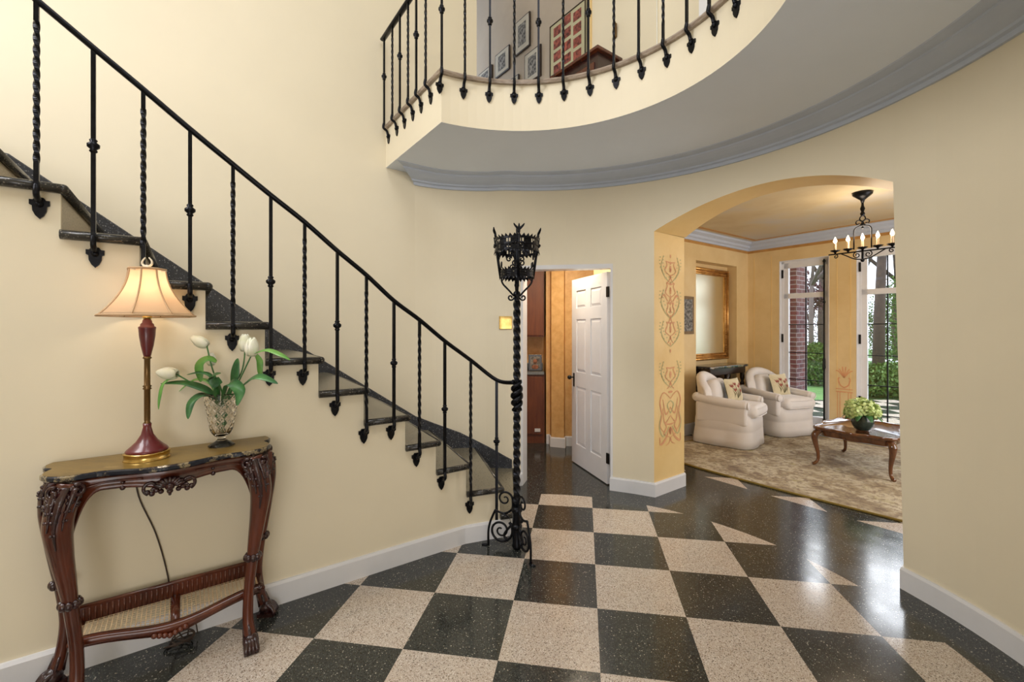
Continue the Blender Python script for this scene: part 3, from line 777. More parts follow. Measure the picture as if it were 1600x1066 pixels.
MB().box((-.075, 6.05, 1.92), (1.0, .28, 1.04)).build('body', 'cab', cb)
MB().box((.19, 5.905, 1.92), (.45, .02, 1.0)).build('door', 'cab', cb, bevel=.004)
MB().box((-.28, 5.905, 1.92), (.45, .02, 1.0)).build('door', 'cab', cb, bevel=.004)
pf = thing('framed_photo', 'small dark framed portrait photo standing on the side room counter', 'picture', (.31, 5.98, .948))
MB().box((.31, 5.98, 1.055), (.18, .018, .215)).build('frame', 'darkwood', pf, bevel=.003)
MB().box((.31, 5.969, 1.055), (.13, .004, .165)).build('photograph', 'print', pf)
MB().ball((.31, 5.966, 1.07), .028, 8, (1, .08, 1.25)).ball((.31, 5.966, .998), .045, 8, (1, .06, .7)).build('portrait', 'skin', pf)
tag(MB().rbox((.335, 5.858, .175), (.075, .008, .045), .003).build('wall_socket', 'white'), 'small white socket plate low on the red brown cabinet', 'socket')
# the panelled door, swung inward
hp_ = Vector((.955, 4.30)); dd = Vector((.715-.955, 5.08-4.30)).normalized(); dn = Vector((dd.y, -dd.x))*-1   # dn faces the hall side (left)
door = thing('panelled_door', 'white six panel door standing ajar into the side room', 'door', (hp_.x, hp_.y, 0))
DW, DH = .80, 2.045
def dbx(mb, x0, x1, z0, z1, n0, n1):
    mb.plate([(x0, z0), (x1, z0), (x1, z1), (x0, z1)], (hp_.x+dn.x*n0, hp_.y+dn.y*n0, .012), (*dd, 0), (0, 0, 1), (*dn, 0), n1-n0)
mb = MB(); dbx(mb, .03, DW-.03, .03, DH-.03, .010, .032); mb.build('core', 'white', door)
mb = MB()
for x0, x1 in ((0, .115), (.345, .455), (DW-.115, DW)): dbx(mb, x0, x1, 0, DH, 0, .042)
for z0, z1 in ((0, .22), (.86, 1.02), (1.60, 1.72), (DH-.13, DH)): dbx(mb, .115, .345, z0, z1, 0, .042); dbx(mb, .455, DW-.115, z0, z1, 0, .042)
mb.build('frame', 'white', door)
for x0, x1 in ((.115, .345), (.455, DW-.115)):
    for z0, z1 in ((.22, .86), (1.02, 1.60), (1.72, DH-.13)):
        mb = MB(); g = .035
        O = Vector((hp_.x, hp_.y, .012)); pt = lambda x, z, n_: O+Vector((*dd, 0))*x+Vector((0, 0, z))+Vector((*dn, 0))*n_
        a_ = [pt(x0, z0, .030), pt(x1, z0, .030), pt(x1, z1, .030), pt(x0, z1, .030)]
        b_ = [pt(x0+g, z0+g, .040), pt(x1-g, z0+g, .040), pt(x1-g, z1-g, .040), pt(x0+g, z1-g, .040)]
        mb.add(a_+b_, [(4, 5, 6, 7)]+[(i, (i+1) % 4, 4+(i+1) % 4, 4+i) for i in range(4)], False); mb.build('panel', 'white', door)
for z in (.20, 1.80):
    mb = MB(); dbx(mb, -.035, .006, z, z+.10, .036, .050); mb.build('hinge', 'rubber', door)
kp = hp_+dd*(DW-.055)+dn*.042
mb = MB(); mb.tube([(kp.x, kp.y, .965), (kp.x+dn.x*.05, kp.y+dn.y*.05, .965)], .008, 8); mb.ball((kp.x+dn.x*.055, kp.y+dn.y*.055, .965), .024, 8)
dbx(mb, DW-.072, DW-.038, .85, 1.0, .042, .046); mb.build('knob', 'rubber', door)
tag(MB().rbox((-.062, 4.272, 1.565), (.125, .010, .125), .004).box((-.09, 4.264, 1.565), (.012, .012, .035)).box((-.035, 4.264, 1.565), (.012, .012, .035)).build('switch_plate', 'brass'), 'square brass switch plate on the cream wall beside the newel post', 'switch plate')

# ================================================================ CONSOLE TABLE (left)
ct = thing('console_table', 'carved mahogany console table with marble top standing against the cream wall', 'table', S(.35, .17, 0))
TZ = .905
def topline(off=0):
    back = [(-.055-off, .012), (.765+off, .012)]
    fr = [(.775+off, .05), (.765+off, .10), (.74+off*.6, .13), (.755+off, .175), (.755+off, .22), (.72+off*.5, .27+off*.5), (.66, .30+off), (.56, .295+off), (.50, .315+off), (.43, .345+off), (.35, .355+off), (.27, .345+off), (.20, .315+off), (.14, .295+off), (.05, .30+off), (-.015-off*.5, .27+off*.5), (-.05-off, .22), (-.05-off, .175), (-.035-off*.6, .13), (-.06-off, .10), (-.07-off, .05)]
    return back+fr
def smoothclosed(P, n=5):
    m_ = len(P); out = []
    for i in range(m_):
        a, b, c, d = [Vector(P[(i+k) % m_]) for k in (-1, 0, 1, 2)]
        if i == 0 or i == m_-1 or i == 1: out.append(tuple(b)); continue
        for k in range(n):
            t = k/n; q_ = .5*((2*b)+(c-a)*t+(2*a-5*b+4*c-d)*t*t+(3*b-a-3*c+d)*t**3); out.append((q_.x, q_.y))
    return out
tp = smoothclosed(topline()); ti = smoothclosed(topline(-.008))
def sp(P): return [tuple(S(s_, d_, 0).xy) for s_, d_ in P]
mb = MB(); a_ = sp(tp); b_ = sp(ti); n = len(a_)
rows = [(b_, TZ-.002), (a_, TZ+.004), (a_, TZ+.017), (b_, TZ+.022)]
mb.add([(x, y, z) for P, z in rows for x, y in P], [(r_*n+i, r_*n+(i+1) % n, (r_+1)*n+(i+1) % n, (r_+1)*n+i) for r_ in range(3) for i in range(n)]+[tuple(range(n-1, -1, -1))], False)
tb = mb.build('tabletop', 'marble', ct); tag(tb, 'black marble edge')
MB().prism(b_, TZ+.0215, TZ+.0235).build('top_surface', 'marbletop', tb)
# legs
TCN = .358
def leg(front, sg):
    if front:
        offs = [.315, .332, .345, .335, .320, .312, .296, .292, .300]; ds = [.27, .285, .292, .285, .28, .28, .28, .288, .31]; rad = [.040, .050, .047, .037, .029, .025, .0225, .023, .026]
    else:
        offs = [.36, .402, .410, .400, .385, .375, .360, .372, .392]; ds = [.05, .055, .06, .06, .06, .06, .06, .06, .065]; rad = [.032, .036, .034, .028, .024, .022, .020, .021, .024]
    zs = [.89, .82, .73, .61, .49, .42, .26, .13, .05]
    path = bez([S(TCN+sg*o_, d_, z_) for o_, d_, z_ in zip(offs, ds, zs)], 8); m_ = len(path)-1
    def rf(f):
        x = f*8; i = min(7, int(x)); return rad[i]+(rad[i+1]-rad[i])*(x-i)
    lg = MB().tube(path, rf, 14, flat=(1, .95)).build('leg', 'mahog', ct)
    U3, N3, Z3 = Vector((*U, 0)), Vector((*N, 0)), Vector((0, 0, 1))
    kc = MB()
    def onleg(f, a, lift=0):
        i = int(f*m_); return path[i]+(N3*math.cos(a)+U3*math.sin(a))*(rf(f)*.96+lift)
    for a0, f0, f1, w_ in ((-.15, .02, .33, .020), (-.70, .02, .25, .017), (.50, .02, .25, .017), (-1.3, .03, .18, .011), (1.15, .03, .18, .011)):
        P = [onleg(f0+(f1-f0)*k/4, a0*(1-.25*k/4), (.000, .004, .002, .000, .003)[k]) for k in range(5)]
        kc.tube(bez(P, 5), lambda f, w_=w_: w_*(1.1-.95*f), 8, flat=(1, .6))
        for k in range(5):
            f = f0+(f1-f0)*(k+.5)/5.5
            for sd_ in (-1, 1): kc.ball(onleg(f, a0+sd_*w_*11*(1-k*.13), .003), .0085*(1.1-k*.1), 4)
    for sd_ in (-1, 1):
        c_ = onleg(.05, sd_*.7, .012); ax_ = (U3*math.cos(sd_*.7)-N3*math.sin(sd_*.7))*sd_
        kc.tube(spiral(c_, ax_, Z3, .026, .006, 2, 2-PI*2.2, 22), .0075, 7)
    tag(kc.build('knee_carving', 'mahogdark', lg), 'dark carved acanthus knee')
    c_ = path[int(.625*m_)]; cl = MB()
    cl.ball(c_, .030, 9, (1, 1, .55))
    for k in range(8): a = 2*PI*k/8; cl.ball(c_+N3*math.cos(a)*.026+U3*math.sin(a)*.026, .014, 6, (1, 1, 1.3))
    cl.build('collar', 'mahogdark', lg)
    pw = MB(); e_ = path[-1]; fw = N3 if front else (U3*sg*.9+N3*.45).normalized(); sd = Vector((-fw.y, fw.x, 0))
    pw.ball((e_.x+fw.x*.005, e_.y+fw.y*.005, .042), .034, 8, (1, 1, 1.1))
    for q_ in (-1.1, -.37, .37, 1.1):
        t0 = e_+sd*q_*.016; t0.z = .058
        pw.tube(bez([t0, t0+fw*.03+Vector((0, 0, -.008)), t0+fw*.048+sd*q_*.004+Vector((0, 0, -.036)), t0+fw*.045+sd*q_*.004+Vector((0, 0, -.05))], 5), lambda f: .0135-.004*f, 8)
    pw.prism([tuple((e_+fw*x+sd*y).xy) for x, y in ((-.032, -.028), (.048, -.030), (.048, .030), (-.032, .028))], 0, .02)
    for k in range(4): pw.tube([path[int(.90*m_)]+(N3*math.cos(k*1.57)+U3*math.sin(k*1.57))*.018, e_+(N3*math.cos(k*1.57)+U3*math.sin(k*1.57))*.026], .006, 6)
    pw.build('paw_foot', 'mahogdark', lg)
for fr_ in (1, 0):
    for sg_ in (-1, 1): leg(fr_, sg_)
# front apron with serpentine bottom, side aprons
def frontd(s_):
    return .268+.035*math.exp(-((s_-.35)/.15)**2)
ap = MB(); n = 60
def apz(f):
    e_ = abs(f-.5)*2
    return TZ-.058-.022*math.exp(-((f-.5)/.16)**2)-.17*max(0, (e_-.70)/.30)**2.4
vs = []
for i in range(n+1):
    f = i/n; s_ = .05+.62*f; d_ = frontd(s_); zb_ = apz(f)
    for dz, dd_ in ((TZ, 0), (TZ-.012, .012), (TZ-.03, .004), (zb_+.018, .006), (zb_+.010, .014), (zb_, .008), (zb_, -.022), (TZ, -.022)): vs.append(S(s_, d_+dd_, dz))
ap.add(vs, [(i*8+j, (i+1)*8+j, (i+1)*8+(j+1) % 8, i*8+(j+1) % 8) for i in range(n) for j in range(8)], True)
apo = ap.build('apron', 'mahog', ct)
sd = MB()
for s0, sg in ((-.015, -1), (.735, 1)):
    sd.plate([(.06, TZ), (.28, TZ), (.28, TZ-.11), (.24, TZ-.06), (.17, TZ-.045), (.10, TZ-.06), (.06, TZ-.11)], S(s0, 0, 0), (*N, 0), (0, 0, 1), (*U, 0), .018)
sd.plate([(0, TZ), (.72, TZ), (.72, TZ-.05), (0, TZ-.05)], S(0, .03, 0), (*U, 0), (0, 0, 1), (*N, 0), .018)
sd.build('side_apron', 'mahog', ct)
sh = MB(); c0 = S(.358, frontd(.358)+.012, TZ-.075)
for k in range(9):
    a = PI*(.08+.84*k/8); dr = Vector((*U, 0))*math.cos(a)+Vector((0, 0, 1))*math.sin(a)*.75
    sh.tube([c0, c0+dr*.028+Vector((*N, 0))*.012, c0+dr*.055+Vector((*N, 0))*.006], [.004, .009, .008], 8)
sh.ball(c0+Vector((*N, 0))*.006, .018, 8); sh.ball(c0+Vector((0, 0, -.022)), .012, 6); sh.ball(c0+Vector((0, 0, -.036)), .006, 6)
tag(sh.build('shell_carving', 'mahogdark', apo), 'dark carved shell')
for sg in (-1, 1):
    sh = MB(); o_ = c0+Vector((*U, 0))*sg*.062
    sh.tube(spiral(o_+Vector((0, 0, .005)), Vector((*U, 0))*sg, (0, 0, 1), .030, .006, -1.2, 5, 26), .007, 7)
    for q_, zz in ((.03, -.018), (.045, -.010), (.06, -.022), (.075, -.014)): sh.ball(c0+Vector((*U, 0))*sg*q_+Vector((0, 0, zz)), .011, 6)
    sh.ball(S(.358+sg*.155, frontd(.358+sg*.155)+.012, TZ-.035), .007, 5); sh.ball(S(.358+sg*.155, frontd(.358+sg*.155)+.012, TZ-.058), .010, 5)
    sh.build('scroll_carving', 'mahogdark', apo)
for sg in (-1, 1):
    pl = MB()
    pl.tube(bez([S(.358+sg*.09, frontd(.358+sg*.09)+.010, TZ-.030), S(.358+sg*.2, frontd(.358+sg*.2)+.008, TZ-.026), S(.358+sg*.27, frontd(.358+sg*.27)+.008, TZ-.040)], 8), .004, 6)
    pl.build('moulding', 'mahog', apo)
# cane shelf
SZ = .285
shf = MB()
def shelf_front(f): return .235+.03*math.cos((f-.5)*2*PI)*.5
def shz(f): return SZ-.075-.018*math.cos((f-.5)*2*PI)
vs = []
n = 50
for i in range(n+1):
    f = i/n; s_ = .045+.665*f; d_ = shelf_front(f); z_ = shz(f)
    for dd_, dz in ((-.014, .016), (.012, .016), (.018, .0), (.010, -.022-.012*math.exp(-((f-.5)/.12)**2)), (-.014, -.018)): vs.append(S(s_, d_+dd_, z_+dz))
shf.add(vs, [(i*5+j, (i+1)*5+j, (i+1)*5+(j+1) % 5, i*5+(j+1) % 5) for i in range(n) for j in range(5)]+[(4, 3, 2, 1, 0), tuple(n*5+j for j in range(5))], True)
for k in range(7): shf.ball(S(.358+(k-3)*.018, shelf_front(.5)+.016, shz(.5)-.012-.006*(3-abs(k-3))), .012, 6)
shf.tube([S(.02, .05, SZ+.005), S(.72, .05, SZ+.005)], .010, 6)
shf.plate([(.0, 0), (.66, 0), (.66, .07), (.0, .07)], S(.04, .052, SZ-.065), (*U, 0), (0, 0, 1), (*N, 0), .010)
for k in range(34): shf.tube([S(.055+k*.0192, .064, SZ-.062), S(.055+k*.0192, .064, SZ+.0)], .0045, 6)
for s_ in (.045, .375, .71):
    shf.tube([S(s_, .06, SZ-.055), S(s_, .15, SZ-.07), S(s_, shelf_front(.5)-.01, shz(.5 if s_ == .375 else 0)+.006)], .014, 6, flat=(1.4, .6))
so = shf.build('shelf', 'mahog', ct)
cn = MB()
for i in range(40):
    f = i/39; s_ = .055+.645*f
    if abs(s_-.375) < .014: continue
    cn.tube([S(s_, .062, SZ-.058), S(s_, shelf_front(f)-.008, shz(f)+.006)], .0021, 4, flat=(1.4, .5))
for j in range(11):
    g = (j+.5)/11; P = []
    for i in range(31):
        f = i/30; s_ = .05+.655*f; d1 = shelf_front(f)-.008; P.append(S(s_, .062+(d1-.062)*g, (SZ-.058)*(1-g)+(shz(f)+.006)*g+.001))
    cn.tube(P, .0017, 4, flat=(1.4, .5))
tag(cn.build('cane_panel', 'cane', so), 'woven cane panel')

# table lamp
LX = S(.275, .175, 0); LZ = TZ+.0235
lp = thing('table_lamp', 'lit table lamp with cream bell shade and red stem on the console table', 'lamp', (LX.x, LX.y, LZ))
base = [(.079, 0), (.079, .003), (.076, .006), (.076, .026), (.079, .029), (.079, .032)]
sq = lambda a, z, k: 1+.06*abs(math.cos(2*a))**2
MB().lathe(base, (LX.x, LX.y, LZ), 40, mod=sq, sy=.95, rz=.63).build('base_plate', 'brass', lp)
MB().lathe([(.070, .032), (.072, .040), (.068, .046), (.052, .062), (.036, .080), (.021, .108), (.014, .140), (.015, .156)], (LX.x, LX.y, LZ), 36, mod=sq, rz=.63).build('base', 'red', lp)
MB().lathe([(.010, .150), (.014, .156), (.010, .165), (.0115, .17), (.0115, .305), (.017, .309), (.012, .315), (.017, .321), (.0115, .326), (.011, .44), (.017, .445), (.011, .455)], (LX.x, LX.y, LZ), 20).build('stem', 'bronze', lp)
ur = MB().lathe([(.012, .448), (.015, .462), (.023, .50), (.029, .545), (.031, .575), (.032, .578), (.031, .583), (.025, .586), (.024, .595), (.018, .602), (.017, .61), (.013, .618)], (LX.x, LX.y, LZ), 28)
ur.build('urn', 'red', lp)
MB().lathe([(.012, .617), (.018, .624), (.018, .628), (.012, .634), (.013, .66), (.020, .664), (.020, .70), (.008, .71)], (LX.x, LX.y, LZ), 20).build('socket', 'brass', lp)
# bell shade with 8 panels
S0, S1 = .632, .838
def bell(f): return .066+.098*(1-f)**2.0+.008*(1-f)
def octo(a, z, k):
    n_ = 8; w_ = 2*PI/n_; x = ((a+w_/2) % w_)-w_/2; return math.cos(w_/2)/math.cos(x)*1.02
prs = [(bell(i/14), S0+(S1-S0)*i/14) for i in range(15)]
sh_ = MB().lathe(prs, (LX.x, LX.y, LZ), 64, mod=octo, cap=False)
sho = sh_.build('lamp_shade', 'shade', lp)
so_ = sho.modifiers.new('s', 'SOLIDIFY'); so_.thickness = .0015
tr = MB()
for k in range(8):
    a = 2*PI*(k+.5)/8
    tr.tube([(LX.x+r_*1.02*math.cos(a), LX.y+r_*1.02*math.sin(a), LZ+z) for r_, z in prs], .0035, 6)
for r_, z in (prs[0], prs[-1]):
    tr.tube([(LX.x+r_*1.02*octo(2*PI*i/64, 0, 0)*math.cos(2*PI*i/64), LX.y+r_*1.02*octo(2*PI*i/64, 0, 0)*math.sin(2*PI*i/64), LZ+z) for i in range(64)], .0045, 6, closed=True)
M['shadetrim'] = mat('tan shade braid', (.55, .36, .20), .8)
tr.build('shade_trim', 'shadetrim', sho)
M['ivory'] = mat('ivory finial', (.75, .66, .50), .4)
fi = MB().tube([(LX.x, LX.y, LZ+S1-.01), (LX.x, LX.y, LZ+S1+.02)], .006, 8)
for sg in (-1, 1): fi.tube(bez([(LX.x, LX.y, LZ+S1+.008), (LX.x+sg*.020, LX.y, LZ+S1+.022), (LX.x+sg*.020, LX.y, LZ+S1+.038), (LX.x+sg*.008, LX.y, LZ+S1+.052)], 5), lambda f: .006-.003*f, 6)
for sg in (0, PI/2): fi.tube([(LX.x-math.cos(sg)*.085, LX.y-math.sin(sg)*.085, LZ+S1-.008), (LX.x+math.cos(sg)*.085, LX.y+math.sin(sg)*.085, LZ+S1-.008)], .0018, 6)
fi.build('finial', 'ivory', lp)
M['lampbulb'] = emis('warm lamp bulb', (1, .80, .52), 7)
MB().ball((LX.x, LX.y, LZ+.735), .028, 10, (1, 1, 1.3)).build('bulb', 'lampbulb', lp)
point('table_lamp_light', (LX.x, LX.y, LZ+.735), 3.5, (1, .82, .58), .035)
# cord down the wall and coiled on the floor
mb = MB(); mb.tube(bez([S(.22, .012, .88), S(.235, .008, .72), S(.30, .008, .52), S(.345, .012, .30), S(.36, .03, .12), S(.40, .06, .02), S(.43, .10, .008)], 8), .0032, 6)
for k in range(5):
    c_ = S(.385+.006*k, .085, .012+.008*k)
    mb.tube([c_+Vector((*U, 0))*math.cos(t/20*2*PI)*(.055-.004*k)+Vector((*N, 0))*math.sin(t/20*2*PI)*(.022+.003*k)+Vector((0, 0, .012*math.sin(t/20*2*PI+k))) for t in range(20)], .0034, 6, closed=True)
mb.tube(bez([S(.42, .06, .02), S(.43, .05, .07), S(.45, .055, .075), S(.46, .07, .02)], 6), .0032, 6)
tag(mb.build('lamp_cord', 'cord'), 'brown lamp cord running down behind the console table to a coil on the floor', 'cord')

# crystal vase and tulips
VX = S(.555, .115, 0); VZ = LZ
def vmod(a, z, k):
    if .075 < z < .235:
        return 1.02-.065*max(math.exp(-(math.sin(6*a+z*80)/.30)**2), math.exp(-(math.sin(6*a-z*80)/.30)**2))
    if z < .02: return 1+.03*math.cos(12*a)
    return 1
vo = [(.0, .0), (.050, .0), (.056, .004), (.046, .014), (.028, .024), (.018, .034), (.018, .042), (.030, .052), (.040, .064), (.047, .08)]+[(.047+.029*((z-.08)/.18)**.9, z) for z in arange(.085, .26, 70)]
vi = [(.072, .26)]+[(.042+.029*((z-.08)/.18)**.9, z) for z in arange(.25, .09, 8)]+[(.036, .07), (.02, .058), (0, .056)]
va = tag(MB().lathe(vo+vi, (VX.x, VX.y, VZ), 144, mod=lambda a, z, k: vmod(a, z, k) if k < len(vo) else 1, cap=False).build('vase', 'crystal'), 'clear cut crystal vase of tulips on the console table', 'vase')
def PX(px, py, Y): return Vector(((px-800)/F_*Y, Y, 1.5-(py-515)/F_*Y))
def leafstrip(mb, path, w, nrm=Vector((0, 0, 1)), fold=.25):
    P = bez(path, 6); m_ = len(P); vs = []
    for k, p in enumerate(P):
        t = (P[min(k+1, m_-1)]-P[max(k-1, 0)]).normalized(); sd_ = t.cross(nrm)
        if sd_.length < .1: sd_ = t.cross(Vector((0, 1, 0)))
        sd_.normalize(); up = sd_.cross(t); f = k/(m_-1); ww = w*math.sin(PI*min(1, f*.93+.06))**.75
        vs += [p-sd_*ww+up*ww*fold, p-up*.0, p+sd_*ww+up*ww*fold]
        vs += [p-sd_*ww+up*(ww*fold+.0012), p+up*.0012, p+sd_*ww+up*(ww*fold+.0012)]
    fs = []
    for k in range(m_-1):
        a = k*6; b = a+6
        fs += [(a, a+1, b+1, b), (a+1, a+2, b+2, b+1), (a+3, b+3, b+4, a+4), (a+4, b+4, b+5, a+5), (a, b, b+3, a+3), (a+2, a+5, b+5, b+2)]
    mb.add(vs, fs, True)
def bloom(mb, c, d, L_=.075, r=.030):
    d = d.normalized(); a = d.cross(Vector((.3, .2, 1))).normalized(); b = a.cross(d).normalized()
    for ring in (0, 1):
        for k in range(3):
            an = 2*PI*k/3+ring*PI/3; o_ = a*math.cos(an)+b*math.sin(an); sd_ = d.cross(o_)
            vs = []; nu, nv = 9, 6; rr_ = r*(1 if ring else .9)
            for i in range(nu):
                u_ = i/(nu-1); prof_ = math.sin(PI*(.1+.80*u_))**.6*(1-.28*u_)
                wd = 1.15*math.sin(PI*min(.97, .18+.80*u_))**.6
                for j in range(nv):
                    v_ = (j/(nv-1)-.5)*2*wd
                    p = c+d*(L_*u_)+(o_*math.cos(v_)+sd_*math.sin(v_))*rr_*prof_
                    vs.append(p)
            mb.add(vs, [(i*nv+j, (i+1)*nv+j, (i+1)*nv+j+1, i*nv+j+1) for i in range(nu-1) for j in range(nv-1)], True)
vc = Vector((VX.x, VX.y, VZ))
def tulip(label, head, hd, mids, leaves, size=1.0, off=(0, 0)):
    t = thing('tulip', label, 'flower', (VX.x+off[0], VX.y+off[1], VZ+.065), 'white tulips in the crystal vase')
    b0_ = vc+Vector((off[0]*.4, off[1]*.4, .065)); rim = vc+Vector((off[0]*2.2, off[1]*2.2, .25))
    MB().tube(bez([b0_, rim]+mids+[head], 8), .0034, 7).build('stem', 'leaf', t)
    mb = MB(); bloom(mb, head-hd.normalized()*.004, hd, .078*size, .030*size); ob = mb.build('bloom', 'petal', t)
    so2 = ob.modifiers.new('s', 'SOLIDIFY'); so2.thickness = .0012
    for i, (pth, w_, mname) in enumerate(leaves):
        mb = MB(); leafstrip(mb, pth, w_*.5, Vector((0, -.6, 1)).normalized()); mb.build('leaf', mname, t)
tulip('white tulip leaning far left out of the crystal vase', PX(276, 585, 2.08), Vector((-1, -.1, .12)), [PX(310, 605, 2.14)], [([vc+Vector((-.01, 0, .22)), PX(325, 612, 2.14), PX(290, 600, 2.1), PX(251, 600, 2.05)], .045, 'leaf'), ([PX(272, 590, 2.08), PX(256, 600, 2.05), PX(250, 622, 2.04), PX(248, 640, 2.04)], .018, 'leafl')], 1.12, (-.02, -.005))
tulip('drooping white tulip on the tall middle stem of the vase', PX(323, 540, 2.16), Vector((-.8, -.3, .55)), [PX(333, 580, 2.18)], [([PX(338, 566, 2.15), PX(325, 562, 2.13), PX(313, 572, 2.11), PX(314, 597, 2.11)], .055, 'leafl'), ([vc+Vector((.0, -.02, .22)), PX(332, 592, 2.12), PX(315, 583, 2.10), PX(292, 586, 2.08)], .022, 'leaf')], 1.0, (-.005, .01))
tulip('full white tulip in front at the right of the vase', PX(393, 555, 2.16), Vector((.10, -.1, 1)), [PX(372, 598, 2.17)], [([PX(398, 553, 2.15), PX(418, 548, 2.13), PX(440, 556, 2.1), PX(453, 563, 2.1)], .026, 'leafl'), ([vc+Vector((.02, 0, .21)), PX(385, 600, 2.12), PX(405, 590, 2.08), PX(434, 600, 2.06)], .050, 'leaf')], 1.15, (.02, -.005))
tulip('white tulip half hidden behind the full one at the right', PX(383, 548, 2.21), Vector((.0, .0, 1)), [PX(378, 580, 2.21)], [([vc+Vector((.01, .01, .22)), PX(366, 600, 2.2), PX(370, 575, 2.2), PX(372, 560, 2.2)], .050, 'leaf'), ([PX(399, 553, 2.2), PX(406, 565, 2.19), PX(407, 580, 2.19), PX(407, 588, 2.19)], .030, 'leafl')], 1.1, (.012, .012))
tulip('small yellowish tulip low behind the middle stem', PX(330, 570, 2.20), Vector((-.1, .1, 1)), [PX(338, 595, 2.20)], [([vc+Vector((-.01, -.01, .22)), PX(318, 618, 2.12), PX(300, 630, 2.08), PX(294, 655, 2.05)], .045, 'leaf'), ([vc+Vector((.0, -.02, .2)), PX(340, 605, 2.1), PX(331, 590, 2.08), PX(345, 584, 2.06)], .05, 'leaf'), ([vc+Vector((.01, -.01, .2)), PX(358, 600, 2.1), PX(375, 612, 2.08), PX(371, 634, 2.06)], .055, 'leaf'), ([vc+Vector((-.01, 0, .21)), PX(330, 600, 2.18), PX(305, 594, 2.2), PX(280, 612, 2.18)], .02, 'leafl')], .8, (-.012, .02))

# ================================================================ MURAL on the arch jamb
mu = thing('wall_mural', 'faded rose and green arabesque painted on the yellow arch jamb', 'wall painting', (1.45, 4.15, 1.2))
JP = Vector((*pj, 0)); JD = (Vector((*back, 0))-JP).normalized(); JN = Vector((JD.y, -JD.x, 0)); JN = JN if JN.y < 0 else -JN
JW = (Vector((*back, 0))-JP).length
def MP(x, z): return JP+JD*(x*JW)+JN*.0025+Vector((0, 0, z))
def ribbon(mb, pts_, w_):
    w_ *= 1.5
    P = bez([MP(*q_) for q_ in pts_], 6); m_ = len(P); vs = []
    for k in range(m_):
        t = (P[min(k+1, m_-1)]-P[max(k-1, 0)]).normalized(); sd_ = t.cross(JN); ww = w_*(1-.6*abs(2*k/(m_-1)-1)); vs += [P[k]-sd_*ww, P[k]+sd_*ww]
    mb.add(vs, [(2*k, 2*k+1, 2*k+3, 2*k+2) for k in range(m_-1)], False)
def blot(mb, x, z, w_, h_):
    mb.add([MP(x+w_*math.cos(a)/JW, z+h_*math.sin(a)) for a in [2*PI*i/8 for i in range(8)]], [tuple(range(8))], False)
pk, gr = MB(), MB()
def urn(x, z, s_):
    for sg in (-1, 1):
        ribbon(pk, [(x+sg*.02, z), (x+sg*.16*s_, z+.04), (x+sg*.10*s_, z+.10), (x+sg*.14*s_, z+.13)], .005)
        ribbon(pk, [(x, z), (x+sg*.05, z-.05), (x+sg*.12*s_, z-.07)], .004)
    ribbon(pk, [(x-.13*s_, z+.13), (x, z+.12), (x+.13*s_, z+.13)], .005); blot(pk, x, z+.06, .016*s_, .035); blot(pk, x, z-.02, .010, .02)
def vine(x, z, h, sg, mb=None):
    mb = mb or gr
    ribbon(mb, [(x, z), (x+sg*.20, z+h*.25), (x+sg*.30, z+h*.6), (x+sg*.22, z+h)], .0045)
    for k in range(7):
        f = .15+.85*k/7; xx = x+sg*(.30*math.sin(f*2.2)); zz = z+h*f
        blot(mb, xx+sg*.05, zz+.01, .012, .006); blot(mb, xx-sg*.05, zz+.02, .010, .006)
for z, h in ((1.95, .25), (1.62, .27), (1.36, .24), (.98, .25)):
    for sg in (-1, 1): vine(.52, z-.02, h, sg)
for z, s_ in ((2.0, 1.1), (1.80, 1.0), (1.62, .8), (1.44, 1.0), (1.02, 1.0)): urn(.52, z, s_)
for z in arange(1.30, 2.18, 14): blot(pk, .52, z, .009, .018)
for sg in (-1, 1):
    ribbon(pk, [(.52, .86), (.52+sg*.22, .92), (.52+sg*.34, .84), (.52+sg*.28, .72), (.52+sg*.33, .62), (.52+sg*.22, .56)], .006)
    ribbon(pk, [(.52, .78), (.52+sg*.15, .72), (.52+sg*.25, .86)], .006); ribbon(pk, [(.52, .70), (.52+sg*.18, .64), (.52+sg*.25, .78)], .005)
    ribbon(pk, [(.52+sg*.05, .58), (.52+sg*.14, .50), (.52+sg*.32, .45), (.52+sg*.34, .52)], .008)
    ribbon(gr, [(.52+sg*.05, .60), (.52+sg*.24, .52), (.52+sg*.36, .62), (.52+sg*.30, .72)], .005)
    ribbon(gr, [(.52, .84), (.52+sg*.1, .80), (.52, .72)], .005)
    ribbon(pk, [(.30*sg+.52, 1.78), (.52+sg*.22, 1.82), (.52+sg*.08, 1.76)], .007)
urn(.52, .50, 1.3); blot(pk, .52, .56, .02, .04); blot(pk, .52, .92, .035, .012)
tag(pk.build('painted_urns', 'pinkpaint', mu), 'rose painted urns and ribbons'); tag(gr.build('painted_leaves', 'greenpaint', mu), 'sage painted leaves')
